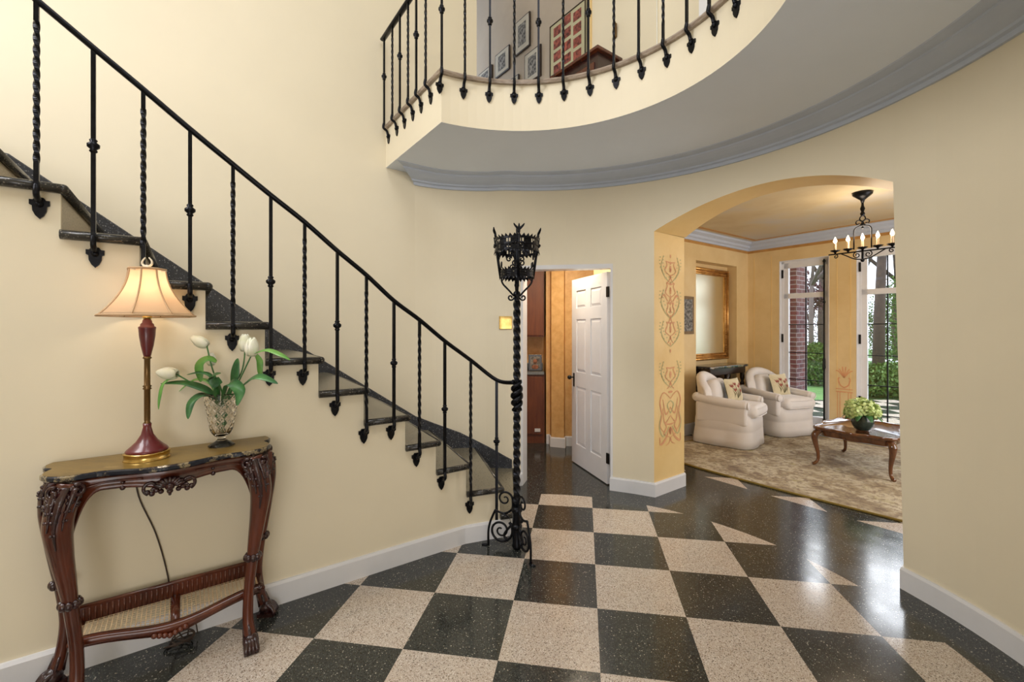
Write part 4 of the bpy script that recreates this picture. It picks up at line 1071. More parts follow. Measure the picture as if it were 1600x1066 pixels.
# small painted urn on pedestal between the windows
m2 = MB()
JP2 = L(.135, LB-.003, 0)
def MP2(x, z): return JP2+Vector((*E1, 0))*x+Vector((0, 0, z))
def rb2(pts_, w_=.006):
    P = bez([MP2(*q_) for q_ in pts_], 5); vs = []; m_ = len(P)
    for k in range(m_):
        t = (P[min(k+1, m_-1)]-P[max(k-1, 0)]).normalized(); sd_ = t.cross(Vector((*E2, 0))); vs += [P[k]-sd_*w_, P[k]+sd_*w_]
    m2.add(vs, [(2*k, 2*k+1, 2*k+3, 2*k+2) for k in range(m_-1)], False)
for x in (-.08, -.05, .05, .08): rb2([(x, .18), (x, .62)], .004)
rb2([(-.10, .62), (.10, .62)], .008); rb2([(-.10, .66), (.10, .66)], .006)
for sg in (-1, 1):
    rb2([(0, .68), (sg*.05, .72), (sg*.07, .80), (sg*.05, .82)], .008)
    for q_ in (.02, .06, .10): rb2([(0, .82), (sg*q_*.6, .90), (sg*q_, .95+.03*math.cos(q_*30))], .007)
tag(m2.build('painted_urn', 'pinkpaint'), 'faint rose urn of flowers painted on the wall between the garden windows', 'wall painting')

# ================================================================ LIVING ROOM
# french windows
def winframe(idx, a0, a1, zt, leaves, hinge):
    fr = MB(); b0_, b1_ = LB+.06, LB+.13
    def bar(mb, x0, x1, z0, z1, bb0=b0_, bb1=b1_): slab(mb, x0, x1, z0, z1, bb0, bb1)
    w_ = .035
    bar(fr, a0, a0+w_, 0, zt); bar(fr, a1-w_, a1, 0, zt); bar(fr, a0, a1, zt-w_, zt); bar(fr, a0, a1, -.0, .03)
    for x in (a0, a1): slab(fr, x-.004, x+.004, 0, zt, LB-.002, LB+.3)
    slab(fr, a0, a1, zt-.004, zt+.004, LB-.002, LB+.3)
    f = fr.build('window_%d' % idx, 'white', kind='structure')
    n_ = leaves; W = (a1-a0-2*w_)/n_
    for k in range(n_):
        x0 = a0+w_+W*k; x1 = x0+W; s_ = .062; lf = MB()
        for (p, q_, r_, t_) in ((x0, x0+s_, .03, zt-w_), (x1-s_, x1, .03, zt-w_), (x0, x1, .03, .20), (x0, x1, zt-w_-.075, zt-w_), (x0, x1, 1.98, 2.055)):
            bar(lf, p, q_, r_, t_, b0_+.01, b1_-.012)
        lo = lf.build('casement', 'white', f)
        mt = MB(); xm = (x0+x1)/2
        for z0, z1 in ((.20, 1.98), (2.055, zt-w_-.075)): bar(mt, xm-.008, xm+.008, z0, z1, b0_+.03, b1_-.03)
        for z in (.52, .94, 1.32, 1.63) if False else (.34, .735, 1.145, 1.575): bar(mt, x0+s_, x1-s_, z-.006, z+.006, b0_+.03, b1_-.03)
        mt.build('muntins', 'rubber', lo)
        gl = MB(); bar(gl, x0+s_, x1-s_, .20, zt-w_-.075, b0_+.04, b0_+.044); gl.build('pane', 'pane', lo)
    hg = MB(); hx = a0+.02
    for z in (.45, 1.30, 2.30): slab(hg, hx-.012, hx+.012, z, z+.13, b0_-.012, b0_)
    hg.build('hinge', 'rubber', f)
    if hinge:
        x = a1-.075; r = MB().tube([L(x, b0_-.02, .12), L(x, b0_-.02, zt-.03)], .011, 8)
        for z in (.18, .95, 1.9, zt-.06): r.ball(L(x, b0_-.02, z), .020, 6)
        r.rbox(L(x, b0_-.025, 1.0), (.03, .03, .16), .01); r.build('cremone_bolt', 'rubber', f)
winframe(1, W1[0], W1[1], W1[2], 1, True)
winframe(2, W2[0], W2[1], W2[2], 2, False)
# mirror in the niche
mi = thing('wall_mirror', 'large gilt framed mirror hanging in the wall niche above the marble console', 'mirror', L(ND, 3.15, 1.7))
fm = MB(); FB0, FB1, FZ0, FZ1 = 2.62, 3.675, 1.03, 2.44; w_ = .10
for (b0_, b1_, z0, z1) in ((FB0, FB1, FZ0, FZ0+w_), (FB0, FB1, FZ1-w_, FZ1), (FB0, FB0+w_, FZ0, FZ1), (FB1-w_, FB1, FZ0, FZ1)):
    fm.plate([(b0_, z0), (b1_, z0), (b1_, z1), (b0_, z1)], L(ND, 0, 0)+Vector((*E1, 0))*.004, (*E2, 0), (0, 0, 1), (*E1, 0), .03)
def rectloop(ins, out): return [L(ND+out, b_, z_) for b_, z_ in ((FB0+ins, FZ0+ins), (FB1-ins, FZ0+ins), (FB1-ins, FZ1-ins), (FB0+ins, FZ1-ins))]
for ins, out, rad in ((.018, .04, .022), (.055, .030, .012), (.088, .034, .012)):
    P = rectloop(ins, out)
    for i in range(4): fm.tube([P[i], P[(i+1) % 4]], rad, 8); fm.ball(P[i], rad*1.15, 6)
P = rectloop(.07, .042)
for i in range(4):
    n_ = 34 if i % 2 else 26
    for k in range(n_): fm.ball(P[i].lerp(P[(i+1) % 4], k/n_), .011, 4)
fm.build('frame', 'gilt', mi)
MB().plate([(FB0+.09, FZ0+.09), (FB1-.09, FZ0+.09), (FB1-.09, FZ1-.09), (FB0+.09, FZ1-.09)], L(ND, 0, 0)+Vector((*E1, 0))*.004, (*E2, 0), (0, 0, 1), (*E1, 0), .014).build('glass', 'mirror', mi)
# console below
cs = thing('marble_console', 'dark wooden console with black marble top below the gilt mirror', 'table', L(-1.16, 3.15, 0))
MB().plate([(-1.33, 2.60), (-1.0, 2.60), (-.97, 2.66), (-.97, 3.62), (-1.0, 3.69), (-1.33, 3.69)], (J.x, J.y, .93), (*E1, 0), (*E2, 0), (0, 0, 1), .035).build('tabletop', 'marble', cs, bevel=.008)
MB().plate([(-1.31, 2.65), (-1.02, 2.65), (-1.02, 3.64), (-1.31, 3.64)], (J.x, J.y, .83), (*E1, 0), (*E2, 0), (0, 0, 1), .10).build('apron', 'darkwood', cs, bevel=.006)
for a_, b_ in ((-1.05, 2.69), (-1.05, 3.60), (-1.27, 2.69), (-1.27, 3.60), (-1.05, 3.15)):
    MB().lathe([(.02, 0), (.028, .01), (.03, .05), (.016, .08), (.022, .2), (.028, .5), (.018, .62), (.034, .66), (.018, .70), (.034, .75), (.034, .84)], L(a_, b_, 0), 14).build('leg', 'darkwood', cs)
MB().plate([(-1.31, 2.66), (-1.25, 2.66), (-1.25, 3.63), (-1.31, 3.63)], (J.x, J.y, .10), (*E1, 0), (*E2, 0), (0, 0, 1), .73).build('back_panel', 'darkwood', cs)
# small framed print
pc = thing('framed_print', 'small dark framed print on the wall behind the left armchair', 'picture', L(LA0, 2.32, 1.7))
MB().plate([(2.15, 1.435), (2.49, 1.435), (2.49, 1.97), (2.15, 1.97)], L(LA0, 0, 0)+Vector((*E1, 0))*.003, (*E2, 0), (0, 0, 1), (*E1, 0), .025).build('frame', 'bronze', pc, bevel=.004)
MB().plate([(2.19, 1.475), (2.45, 1.475), (2.45, 1.93), (2.19, 1.93)], L(LA0, 0, 0)+Vector((*E1, 0))*.026, (*E2, 0), (0, 0, 1), (*E1, 0), .004).build('print', 'print', pc)
# rug
RG = [(-.95, 1.22), (-.7, 1.12), (-.2, 1.06), (.6, 1.07), (1.4, 1.12), (2.2, 1.15), (2.7, 1.2), (2.75, 1.8), (2.75, 3.7), (-.95, 3.7)]
rg = thing('rug', 'worn floral area rug in gold and brown under the living room furniture', 'rug', L(.8, 2.4, 0))
MB().prism([L(*q_) for q_ in RG], .001, .012).build('pile', 'rug', rg)
MB().tube([L(a_, b_, .008) for a_, b_ in RG], .010, 8, closed=True).build('binding', 'rugedge', rg)

# armchairs
def armchair(label, x, y, rz):
    t = thing('armchair', label, 'chair', (0, 0, 0), 'cream armchairs by the garden windows')
    W, Dp = .78, .78
    # skirted base
    mb = MB(); n_ = 80; vs = []
    def outline(f, fl):
        a = f*2*PI; ca, sa = math.cos(a), math.sin(a); e_ = 5.0
        r_ = (abs(ca)**e_+abs(sa)**e_)**(-1/e_)
        return ca*r_*(W/2-.03+fl), sa*r_*(Dp/2-.03+fl)
    lev = [(.012, .018), (.10, .012), (.20, .004), (.215, .0), (.225, .004), (.32, .0), (.42, -.02)]
    for z, fl in lev:
        for i in range(n_):
            f = i/n_; wv = .006*math.sin(f*2*PI*9)*(1 if z < .2 else 0); X_, Y_ = outline(f, fl+wv); vs.append((X_, Y_, z))
    m_ = len(lev)
    mb.add(vs, [(k*n_+i, k*n_+(i+1) % n_, (k+1)*n_+(i+1) % n_, (k+1)*n_+i) for k in range(m_-1) for i in range(n_)]+[tuple((m_-1)*n_+i for i in range(n_)), tuple(range(n_-1, -1, -1))], True)
    mb.build('skirted_base', 'linen', t, local=True)
    MB().rbox((0, -.10, .455), (.54, .62, .15), .065, f=lambda q_: Vector((q_.x*(1+.05*math.exp(-(q_.z/.06)**2)), q_.y, q_.z+(.018*math.cos(q_.x*5)*math.cos(q_.y*4) if q_.z > 0 else 0)))).build('seat_cushion', 'linen', t, local=True)
    pp_ = MB(); 
    for z in (.505, .405): pp_.tube([(.272*(abs(math.cos(a))**.35)*math.copysign(1, math.cos(a)), -.10+.312*(abs(math.sin(a))**.35)*math.copysign(1, math.sin(a)), z) for a in [2*PI*i/40+.01 for i in range(40)]], .006, 6, closed=True)
    pp_.build('piping', 'linen', t, local=True)
    # curved back: shell with round top
    mb = MB(); nu, nv = 25, 12; vs = []
    def bk(u_, v_, off):
        a = -1.28+2.56*u_; zt = .40+.49*math.cos(a*.92)**.55 if abs(a*.92) < PI/2 else .4
        lean = .10*v_
        r_ = .38-off
        return Vector((math.sin(a)*r_, -.02+(.36-off)*math.cos(a)**.8+lean*.6 if math.cos(a) > 0 else 0, .30+(zt-.30)*v_))
    ins = [[bk(i/(nu-1), j/(nv-1), .12) for j in range(nv)] for i in range(nu)]
    outs = [[bk(i/(nu-1), j/(nv-1), -.0) for j in range(nv)] for i in range(nu)]
    for i in range(nu):
        col = outs[i]+[(outs[i][-1]+ins[i][-1])/2+Vector((0, 0, .035))]+ins[i][::-1]
        vs += col
    m_ = 2*nv+1
    mb.add(vs, [(i*m_+j, (i+1)*m_+j, (i+1)*m_+j+1, i*m_+j+1) for i in range(nu-1) for j in range(m_-1)]+[tuple(range(m_)), tuple((nu-1)*m_+j for j in range(m_-1, -1, -1))], True)
    ob = mb.build('backrest', 'linen', t, local=True); ob.modifiers.new('s', 'SUBSURF').render_levels = 1
    def bcf(q_):
        q_ = Vector(q_); q_.y -= .05*math.cos(q_.x*5)*math.cos(q_.z*5); zz = q_.z/.24; q_.x *= (1-.18*max(0, zz)**2); q_.y += .25*(q_.z+.2)*.6; return q_
    MB().rbox((0, .13, .63), (.47, .13, .38), .06, f=bcf).build('back_cushion', 'linen', t, local=True)
    for sg in (-1, 1):
        mb = MB()
        P = bez([(sg*.315, .30, .60), (sg*.325, .12, .575), (sg*.325, -.12, .555), (sg*.315, -.30, .545)], 8)
        mb.tube(P, lambda f: .062+.006*math.sin(PI*f), 16, flat=(1, .85)); mb.ball(P[-1], .060, 8, (1, .55, .87)); mb.ball(P[0], .062, 8)
        mb.rbox((sg*.318, -.0, .42), (.085, .62, .27), .035)
        mb.tube([(sg*.315+math.cos(a)*.052, -.325, .545+math.sin(a)*.044) for a in [2*PI*i/20 for i in range(20)]], .005, 6, closed=True)
        mb.build('arm', 'linen', t, local=True)
    t.location = (x, y, .011); t.rotation_euler = (0, 0, rz)
    return t
armchair('cream slipcovered armchair at left, turned side-on in front of the niche', 2.885, 5.93, math.radians(47.5))
armchair('cream slipcovered armchair facing the hall beside the garden door', 3.875, 6.53, math.radians(20))
def pillow(label, x, y, z, rz, tilt, s_=.38):
    t = thing('throw_pillow', label, 'cushion', (0, 0, 0), 'tulip embroidered pillows on the armchairs')
    nu = 15; 
    def pf_(u_, v_, sg):
        X_, Z_ = (u_-.5)*s_, (v_-.5)*s_*.92
        b_ = (math.sin(PI*u_)*math.sin(PI*v_))**.5; pin = 1-.10*(math.sin(PI*u_)+math.sin(PI*v_)-1.0)*0
        return Vector((X_*(1-.06*math.sin(PI*v_)), sg*.060*b_, Z_*(1-.06*math.sin(PI*u_))))
    for sg, nm, mm in ((-1, 'front', 'pillow'), (1, 'back', 'olive')):
        vs = [pf_(i/(nu-1), j/(nu-1), sg) for i in range(nu) for j in range(nu)]
        MB().add(vs, [(i*nu+j, (i+1)*nu+j, (i+1)*nu+j+1, i*nu+j+1) for i in range(nu-1) for j in range(nu-1)], True).build(nm, mm, t, local=True)
    em, eg = MB(), MB()
    def onp(u_, v_): return pf_(u_, v_, -1)+Vector((0, -.003, 0))
    for (u_, v_, a) in ((.22, .66, .5), (.42, .74, .15), (.62, .62, -.1), (.80, .70, -.5), (.34, .48, .35), (.72, .42, -.35)):
        for da in (-.055, 0, .055):
            pts_ = [(u_+da*.6, v_-.08), (u_+da+.028, v_), (u_+da*1.5-a*.05, v_+.10), (u_+da-.028, v_)]
            em.add([onp(*q_) for q_ in pts_], [(0, 1, 2, 3)], False)
        P = [onp(.5+(u_-.5)*f, .10+(v_-.16)*f) for f in arange(0, 1, 8)]
        for k in range(8):
            eg.add([P[k]+Vector((-.004, 0, 0)), P[k]+Vector((.004, 0, 0)), P[k+1]+Vector((.004, 0, 0)), P[k+1]+Vector((-.004, 0, 0))], [(0, 1, 2, 3)], False)
    for u_, s2 in ((.3, -1), (.5, .4), (.68, 1)):
        eg.add([onp(u_, .12), onp(u_+.03, .3), onp(u_+s2*.10, .5), onp(u_-.03, .3)], [(0, 1, 2, 3)], False)
    tag(em.build('embroidered_tulips', 'embr', t, local=True), 'dark red tulips'); tag(eg.build('embroidered_stems', 'embg', t, local=True), 'moss green stems')
    t.location = (x, y, z); t.rotation_euler = (tilt, 0, rz)
    return t
r1 = math.radians(47.5); r2 = math.radians(20)
def chairpt(cx_, cy_, rz, lx, ly): return cx_+lx*math.cos(rz)-ly*math.sin(rz), cy_+lx*math.sin(rz)+ly*math.cos(rz)
x_, y_ = chairpt(2.885, 5.93, r1, .06, -.04); pillow('small tulip embroidered pillow seen edge-on on the left armchair', x_, y_, .695, r1-.25, -.28, .34)
x_, y_ = chairpt(3.875, 6.53, r2, .02, -.04); pillow('tulip embroidered pillow facing forward on the armchair by the garden door', x_, y_, .69, r2+.05, -.30, .36)

# coffee table
TC = (3.875, 4.88); TA = math.atan2(-.813, .582)
tbl = thing('coffee_table', 'polished walnut coffee table with scalloped edge and cabriole legs on the rug', 'table', (TC[0], TC[1], .012))
def tout(a, s_=1):
    r_ = 1+.055*math.cos(8*a)+.03*math.cos(4*a+PI)
    e_ = 3.2; q_ = (abs(math.cos(a))**e_+abs(math.sin(a))**e_)**(-1/e_)
    return (math.cos(a)*q_*r_*.40*s_, math.sin(a)*q_*r_*.48*s_)
def tw(x, y): return (TC[0]+x*math.cos(TA)-y*math.sin(TA), TC[1]+x*math.sin(TA)+y*math.cos(TA))
n_ = 120
def ring(s_, z): return [(*tw(*tout(2*PI*i/n_, s_)), z) for i in range(n_)]
rows = [ring(.93, .395), ring(1.0, .408), ring(1.0, .432), ring(.985, .437), ring(.965, .430), ring(.95, .422)]
mb = MB(); mb.add([p for r_ in rows for p in r_], [(k*n_+i, k*n_+(i+1) % n_, (k+1)*n_+(i+1) % n_, (k+1)*n_+i) for k in range(len(rows)-1) for i in range(n_)]+[tuple(range(n_-1, -1, -1)), tuple((len(rows)-1)*n_+i for i in range(n_))], True)
mb.build('tabletop', 'walnut', tbl)
rows = [ring(.83, .33), ring(.85, .335), ring(.86, .40)]
mb = MB(); mb.add([p for r_ in rows for p in r_], [(k*n_+i, k*n_+(i+1) % n_, (k+1)*n_+(i+1) % n_, (k+1)*n_+i) for k in range(2) for i in range(n_)]+[tuple(range(n_-1, -1, -1))], True); mb.build('apron', 'walnut', tbl)
for sx in (-1, 1):
    for sy in (-1, 1):
        x_, y_ = sx*.315, sy*.40; o_ = Vector((sx, sy)).normalized()
        P = [(x_-o_.x*.02, y_-o_.y*.02, .395), (x_+o_.x*.03, y_+o_.y*.03, .34), (x_+o_.x*.025, y_+o_.y*.025, .26), (x_-o_.x*.0, y_-o_.y*.0, .15), (x_+o_.x*.0, y_+o_.y*.0, .07), (x_+o_.x*.03, y_+o_.y*.03, .032), (x_+o_.x*.055, y_+o_.y*.055, .026)]
        P = [(*tw(p[0], p[1]), p[2]) for p in P]; rad = [.030, .036, .027, .018, .015, .018, .016]
        MB().tube(bez(P, 6), lambda f: (lambda x: rad[min(5, int(x))]+(rad[min(5, int(x))+1]-rad[min(5, int(x))])*(x-min(5, int(x))))(f*6), 12).build('leg', 'walnut', tbl)
HX, HY = 3.76, 4.78; HZ = .436
HP = thing('flower_pot', 'dark glazed pot of lime green hydrangeas on the coffee table', 'vase', (HX, HY, HZ))
MB().lathe([(.055, 0), (.062, .004), (.07, .012), (.092, .05), (.102, .09), (.098, .125), (.086, .150), (.090, .158), (.083, .158), (.07, .12), (0, .10)], (HX, HY, HZ-.012), 32, mod=lambda a, z, k: 1+.015*math.cos(14*a), cap=False).build('pot', 'pottery', HP)
hg = thing('hydrangea_bouquet', 'lime green hydrangea heads in the dark pot', 'flowers', (HX, HY, HZ+.15))
rnd = random.Random(3)
for k, (dx, dy, dz, r_) in enumerate(((-.09, -.03, .04, .075), (.0, -.07, .07, .08), (.09, -.02, .035, .078), (.02, .06, .08, .085), (-.06, .05, .075, .07), (.12, .03, .0, .06), (-.12, .02, .01, .055), (.05, -.09, .02, .06))):
    mb = MB(); c_ = Vector((HX+dx, HY+dy, HZ+.16+dz))
    mb.ball(c_, r_*.70, 7)
    for i in range(190):
        v_ = Vector((rnd.gauss(0, 1), rnd.gauss(0, 1), rnd.gauss(0, 1)+.3)).normalized(); p = c_+v_*r_*rnd.uniform(.80, 1.10)
        v_ = (v_+Vector((rnd.gauss(0, .45), rnd.gauss(0, .45), rnd.gauss(0, .45)))).normalized(); a_ = v_.cross(Vector((0, .3, 1))).normalized(); b_ = v_.cross(a_); rot = rnd.uniform(0, PI)
        a2 = a_*math.cos(rot)+b_*math.sin(rot); b2 = v_.cross(a2); q_ = .015
        mb.add([p+v_*.001, p+a2*q_+b2*q_*.5, p+a2*q_*.5+b2*q_, p-a2*q_*.5+b2*q_, p-a2*q_+b2*q_*.5, p-a2*q_-b2*q_*.5, p-b2*q_, p+a2*q_-b2*q_*.5], [(0, 1, 2), (0, 2, 3), (0, 3, 4), (0, 4, 5), (0, 5, 6), (0, 6, 7), (0, 7, 1)], False)
    mb.build('flower_head', 'hydr', hg)
mb = MB()
for k in range(9):
    a = 2*PI*k/9+.3; o_ = Vector((math.cos(a), math.sin(a), 0)); b_ = Vector((HX, HY, HZ+.13))
    leafstrip(mb, [b_+o_*.06, b_+o_*.12+Vector((0, 0, .02)), b_+o_*.18+Vector((0, 0, -.03))], .030)
    mb.build('leaf', 'leaf', hg); mb = MB()

# chandelier
CX, CY = 3.60, 4.575; CZ = 2.335
ch = thing('chandelier', 'black iron linear chandelier with lit candle bulbs in the living room', 'chandelier', (CX, CY, 2.9))
e1v = Vector((*E1, 0)); Zv = Vector((0, 0, 1)); c0 = Vector((CX, CY, 0))
MB().lathe([(.012, 2.80), (.02, 2.83), (.05, 2.855), (.085, 2.885), (.088, 2.905), (0, 2.91)], (CX, CY, 0), 24).build('canopy', 'iron', ch)
mb = MB().lathe([(.008, 2.66), (.014, 2.665), (.022, 2.69), (.012, 2.71), (.022, 2.74), (.012, 2.77), (.010, 2.81)], (CX, CY, 0), 12)
mb.tube([c0+Zv*2.64+e1v*math.cos(a)*.024+Zv*math.sin(a)*.028 for a in [2*PI*i/16 for i in range(16)]], .006, 6, closed=True)
mb.ball(c0+Zv*2.575, .02, 6); mb.ball(c0+Zv*2.545, .012, 6)
for sg in (-1, 1):
    mb.tube(bez([c0+Zv*2.615, c0+Zv*2.57+e1v*sg*.02, c0+Zv*2.555+e1v*sg*.055, c0+Zv*2.53+e1v*sg*.072, c0+Zv*2.50+e1v*sg*.074], 5)+[c0+Zv*2.33+e1v*sg*.074], .006, 6)
    mb.tube(spiral(c0+Zv*2.60+e1v*sg*.036, e1v*sg, Zv, .034, .008, PI, -PI*.9, 20), .006, 6)
mb.build('hanger', 'iron', ch)
mb = MB(); mb.tube([c0+Zv*(CZ-.03)-e1v*.30, c0+Zv*(CZ-.03)+e1v*.30], .009, 4, smooth=False)
for sg in (-1, 1):
    mb.tube(bez([c0+Zv*(CZ-.115), c0+Zv*(CZ-.10)+e1v*sg*.07, c0+Zv*(CZ-.06)+e1v*sg*.14, c0+Zv*(CZ-.03)+e1v*sg*.19], 6), .006, 6)
    mb.tube(spiral(c0+Zv*(CZ-.065)+e1v*sg*.048, e1v*sg, Zv, .034, .006, 1.2, 1.2-PI*2.6, 24), .005, 6)
    mb.tube(spiral(c0+Zv*(CZ-.055)+e1v*sg*.235, e1v*sg, Zv, .022, .005, 1.8, 1.8+PI*2.2, 18), .005, 6)
mb.tube([c0+Zv*(CZ-.13), c0+Zv*(CZ-.02)], .010, 6); mb.ball(c0+Zv*(CZ-.125), .018, 6)
mb.build('frame', 'iron', ch)
for k, t_ in enumerate((-.240, -.125, .0, .125, .240)):
    p = c0+e1v*t_+Zv*CZ
    bb = MB().lathe([(.006, -.025), (.012, -.01), (.034, .0), (.042, .012), (.036, .006), (.012, .004)], p, 16, mod=lambda a, z, k_: 1+.10*math.cos(8*a)).build('candle_cup', 'iron', ch)
    MB().lathe([(.011, .0), (.0125, .01), (.0115, .07), (.012, .085), (.006, .088)], p, 12).build('candle', 'candle', bb)
    MB().lathe([(.005, .086), (.014, .098), (.017, .112), (.010, .132), (.002, .152)], p, 10).build('bulb', 'bulb', bb)
point('chandelier_light', (CX, CY, 2.5), 14, (1, .82, .6), .15)
# painted ceiling flourish is part of the ceiling paint

# ================================================================ UPSTAIRS
def frame_on_wall(label, t0, t1, z0, z1, style, grp='framed engravings on the upstairs wall'):
    p = thing('framed_picture', label, 'picture', Gp((t0+t1)/2, .02, (z0+z1)/2), grp)
    ax = Vector((*GD, 0)); nn_ = Vector((-.8, -.6, 0))
    def rect(x0, x1, za, zb, off, th_, nm, mm, par, bev=0): return MB().plate([(x0, za), (x1, za), (x1, zb), (x0, zb)], Gp(0, off, 0), ax, (0, 0, 1), nn_, th_).build(nm, mm, par, bevel=bev)
    rect(t0, t1, z0, z1, .004, .022, 'frame', 'darkwood' if style == 0 else 'matboard', p, .003)
    if style == 0:
        rect(t0+.015, t1-.015, z0+.015, z1-.015, .026, .003, 'mount', 'paper', p)
        w_, h_ = t1-t0, z1-z0
        rect(t0+w_*.24, t1-w_*.24, z0+h_*.18, z1-h_*.18, .029, .002, 'print', 'print', p)
    else:
        w_, h_ = t1-t0, z1-z0
        b_ = MB()
        for (x0, x1, za, zb) in ((t0, t1, z0, z0+.012), (t0, t1, z1-.012, z1), (t0, t0+.012, z0, z1), (t1-.012, t1, z0, z1)):
            b_.plate([(x0, za), (x1, za), (x1, zb), (x0, zb)], Gp(0, .026, 0), ax, (0, 0, 1), nn_, .006)
        b_.build('edge', 'darkwood', p)
        for c_ in range(3):
            for r_ in range(4):
                if (c_ == 1): zc = z0+h_*(.16+.24*r_)
                else: zc = z0+h_*(.10+.24*r_)+.0
                if zc+.1*h_ > z1: continue
                xc = t0+w_*(.22+.28*c_)
                rect(xc-w_*.105, xc+w_*.105, zc-h_*.085, zc+h_*.085, .027, .002, 'photograph', 'portrait', p)
def tof(px):
    k = (px-800)/F_; return (k*GP.y-GP.x)/(GD.x-k*GD.y)
def zof(px, py): t = tof(px); Y = GP.y+GD.y*t; return 1.5+(515-py)/F_*Y
for lab, x0, y0, x1, y1 in (('framed engraving hanging highest on the upstairs wall', 807, 90, 830, 18), ('framed engraving left of the lower pair on the upstairs wall', 776, 125, 798, 70), ('framed engraving right of the lower pair on the upstairs wall', 822, 136, 847, 69), ('framed engraving at far left, mostly hidden by the balcony edge', 750, 145, 770.5, 101), ('framed engraving low in the middle, only its top corner above the balcony edge', 796, 165, 812.5, 116)):
    zA = zof(x0, y0); zB = zof(x1, y1)
    frame_on_wall(lab, tof(x1), tof(x0), zA, zB, 0)
p_ = frame_on_wall('large cream collage frame of reddish portrait photos above the dark chest', tof(918), tof(862), zof(862, 124), zof(862, 44), 1, 'collage frame')
cbt = thing('chest', 'dark wooden chest standing upstairs behind the balcony railing', 'chest', Gp(.62, .2, ZT))
ax = Vector((*GD, 0)); nn_ = Vector((-.8, -.6, 0))
cz = 4.10
MB().plate([(.42, ZT), (1.0, ZT), (1.0, cz-.03), (.42, cz-.03)], Gp(0, .02, 0), ax, (0, 0, 1), nn_, .30).build('body', 'mahogdark', cbt)
MB().plate([(.38, cz-.03), (1.04, cz-.03), (1.04, cz), (.38, cz)], Gp(0, .015, 0), ax, (0, 0, 1), nn_, .35).build('top', 'mahog', cbt, bevel=.006)
for z in (3.45, 3.68, 3.90):
    d_ = MB().plate([(.46, z-.09), (.96, z-.09), (.96, z+.09), (.46, z+.09)], Gp(0, .32, 0), ax, (0, 0, 1), nn_, .012).build('drawer', 'mahog', cbt, bevel=.003)
    MB().ball(Gp(.71, .34, z), .015, 6).build('knob', 'brass', d_)
zz = 1.5+(515-15)/F_*4.0
tag(MB().rbox((.91, 4.05, 4.40), (.03, .05, .14), .01).tube([(.91, 4.05, 4.33), (.90, 4.01, 4.37), (.90, 3.99, 4.45)], .006, 6).xf(Matrix.Translation((.09, .28, 0))).build('wall_hook', 'bronze'), 'small dark bronze wall fitting upstairs right of the collage frame', 'wall fitting')

# ================================================================ OUTSIDE
OZ = -.06
def Lp(px, Y, z=0): return Vector(((px-800)/F_*Y, Y, z))
MB().plate([(-14, LB+.32), (14, LB+.32), (14, 40), (-14, 40)], (J.x, J.y, OZ-.1), (*E1, 0), (*E2, 0), (0, 0, 1), .09).build('lawn', 'grass', kind='structure')
mb = MB().plate([(-.2, LB+.32), (5, LB+.32), (5, LB+2.6), (-.2, LB+2.6)], (J.x, J.y, OZ-.05), (*E1, 0), (*E2, 0), (0, 0, 1), .05)
mb.build('patio', 'stone', kind='structure')
pl = MB(); c_ = L(-1.02, LB+1.05, 0)
bpil = MB().box((0, 1.6, 0), (.42, 3.3, .42))
o = bpil.build('brick_pillar', 'brick'); o.rotation_euler = (PI/2, 0, math.atan2(E1.y, E1.x)); 
o.location = (c_.x, c_.y, OZ); tag(o, 'red brick pillar outside the left garden window', 'pillar')
MB().plate([(-10, 24), (14, 24), (14, 26), (-10, 26)], (J.x, J.y, OZ-.02), (*E1, 0), (*E2, 0), (0, 0, 1), .05).build('driveway', 'white', kind='structure')
def leaves(mb, c_, rad, n_, size, rnd, shell=.5):
    for i in range(n_):
        v_ = Vector((rnd.gauss(0, 1), rnd.gauss(0, 1), rnd.gauss(0, 1))).normalized()*(shell+(1-shell)*rnd.random())
        p = c_+Vector((v_.x*rad[0], v_.y*rad[1], v_.z*rad[2])); a_ = Vector((rnd.gauss(0, 1), rnd.gauss(0, 1), rnd.gauss(0, 1))).normalized(); b_ = a_.cross(Vector((rnd.random(), 1, rnd.random()))).normalized()
        mb.add([p-a_*size, p+b_*size*.5, p+a_*size, p-b_*size*.5], [(0, 1, 2, 3)], False)
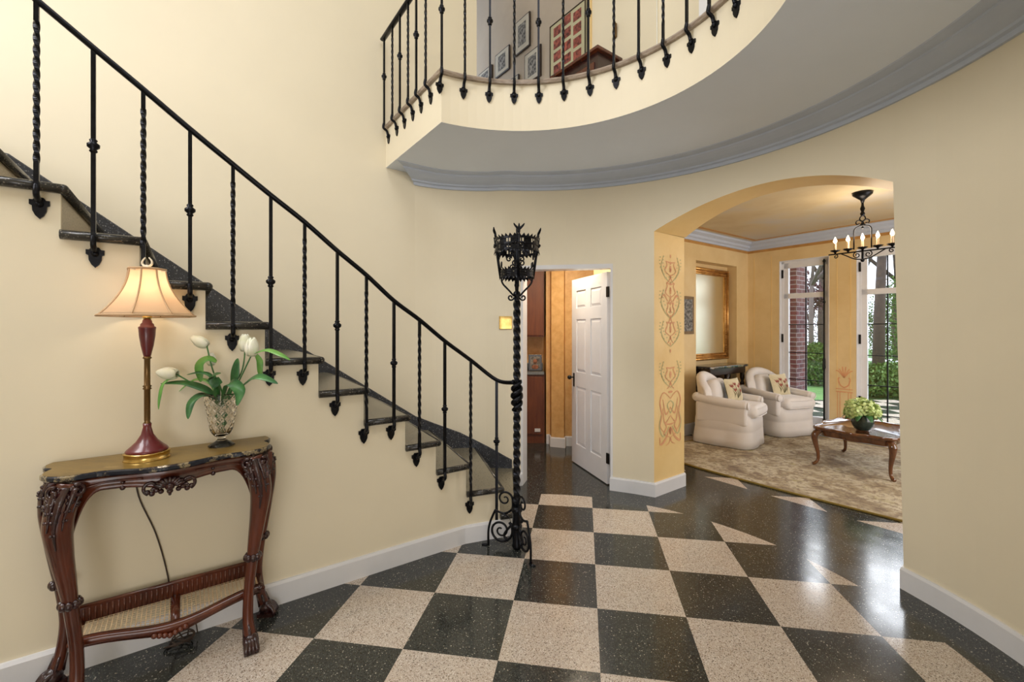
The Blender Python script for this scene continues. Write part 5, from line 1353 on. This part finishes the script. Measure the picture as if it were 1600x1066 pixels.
def tree(label, px, Y, h, r, leafm, nl, spread, seed, cat='tree', lean=0):
    rnd = random.Random(seed); b = Lp(px, Y, OZ); t = thing('tree', label, cat, b, 'trees in the garden')
    mb = MB(); tips = []
    def grow(p, d, ln_, rr_, dep):
        e_ = p+d*ln_; mb.tube([p, (p+e_)/2+Vector((rnd.uniform(-.03, .03), rnd.uniform(-.03, .03), 0))*ln_, e_], [rr_, rr_*.85, rr_*.68], 6 if dep else 10)
        if dep >= 4: tips.append(e_); return
        for _ in range(3 if dep < 3 else 3):
            dd_ = (d+Vector((rnd.gauss(0, 1), rnd.gauss(0, 1), rnd.gauss(.25, .6)))*spread).normalized()
            grow(e_, dd_, ln_*rnd.uniform(.55, .8), rr_*.60, dep+1)
        if dep > 1: tips.append(e_)
    grow(b, Vector((lean, 0, 1)).normalized(), h*.36, r, 0)
    mb.build('trunk', 'bark' if r > .12 else 'twig', t)
    if nl:
        fm_ = MB(); n2 = max(1, nl//len(tips))
        for q_ in tips: leaves(fm_, q_, (.5, .5, .5), n2, .07, rnd, .1)
        fm_.build('foliage', leafm, t)
tree('large trunk with young leaves seen through the right garden window', 1372, 13.5, 11, .17, 'spring', 5200, .55, 5, lean=.03)
tree('slim bare tree seen through the left garden window', 1268, 17, 9, .10, 'spring', 0, .50, 11)
tree('bare branching tree behind the slim one in the left garden window', 1283, 24, 12, .16, 'twig', 0, .55, 12)
tree('plum coloured shrubby tree in the left garden window', 1266, 20, 4.2, .07, 'plumleaf', 3000, .8, 13)
tree('leafy tree behind the large trunk in the right garden window', 1402, 22, 11, .18, 'spring', 3600, .6, 14)
tree('distant bare tree at the left of the right garden window', 1345, 27, 13, .2, 'spring', 1800, .6, 17)
def shrub(label, px, Y, rad, n_, seed, name='shrub', m_='bush'):
    rnd = random.Random(seed); b = Lp(px, Y, OZ); t = thing(name, label, 'shrub', b)
    mb = MB(); leaves(mb, b+Vector((0, 0, rad[2]*.95)), rad, n_, .045, rnd, .55); mb.build('foliage', m_, t)
    s_ = MB()
    for k in range(5): a = k*1.3; s_.tube([b, b+Vector((math.cos(a)*rad[0]*.4, math.sin(a)*rad[1]*.4, rad[2]*1.2))], .015, 5)
    s_.build('stems', 'twig', t)
shrub('rounded light green shrub on the lawn in the left garden window', 1274, 12.5, (.75, .6, .62), 4500, 21)
shrub('clipped green hedge beyond the patio in the right garden window', 1388, 10.3, (1.3, .6, .40), 8000, 22, 'hedge')
shrub('tall dark evergreen shrub behind the hedge', 1412, 17, (1.3, 1.2, 1.9), 6000, 23, 'shrub', 'bush')
shrub('wild thicket behind the lawn in the left garden window', 1262, 26, (5.0, 1.5, 1.6), 7000, 24, 'shrub', 'plumleaf')
shrub('wild green thicket far behind the hedge', 1375, 30, (6.0, 1.5, 1.7), 7000, 25, 'shrub', 'bush')
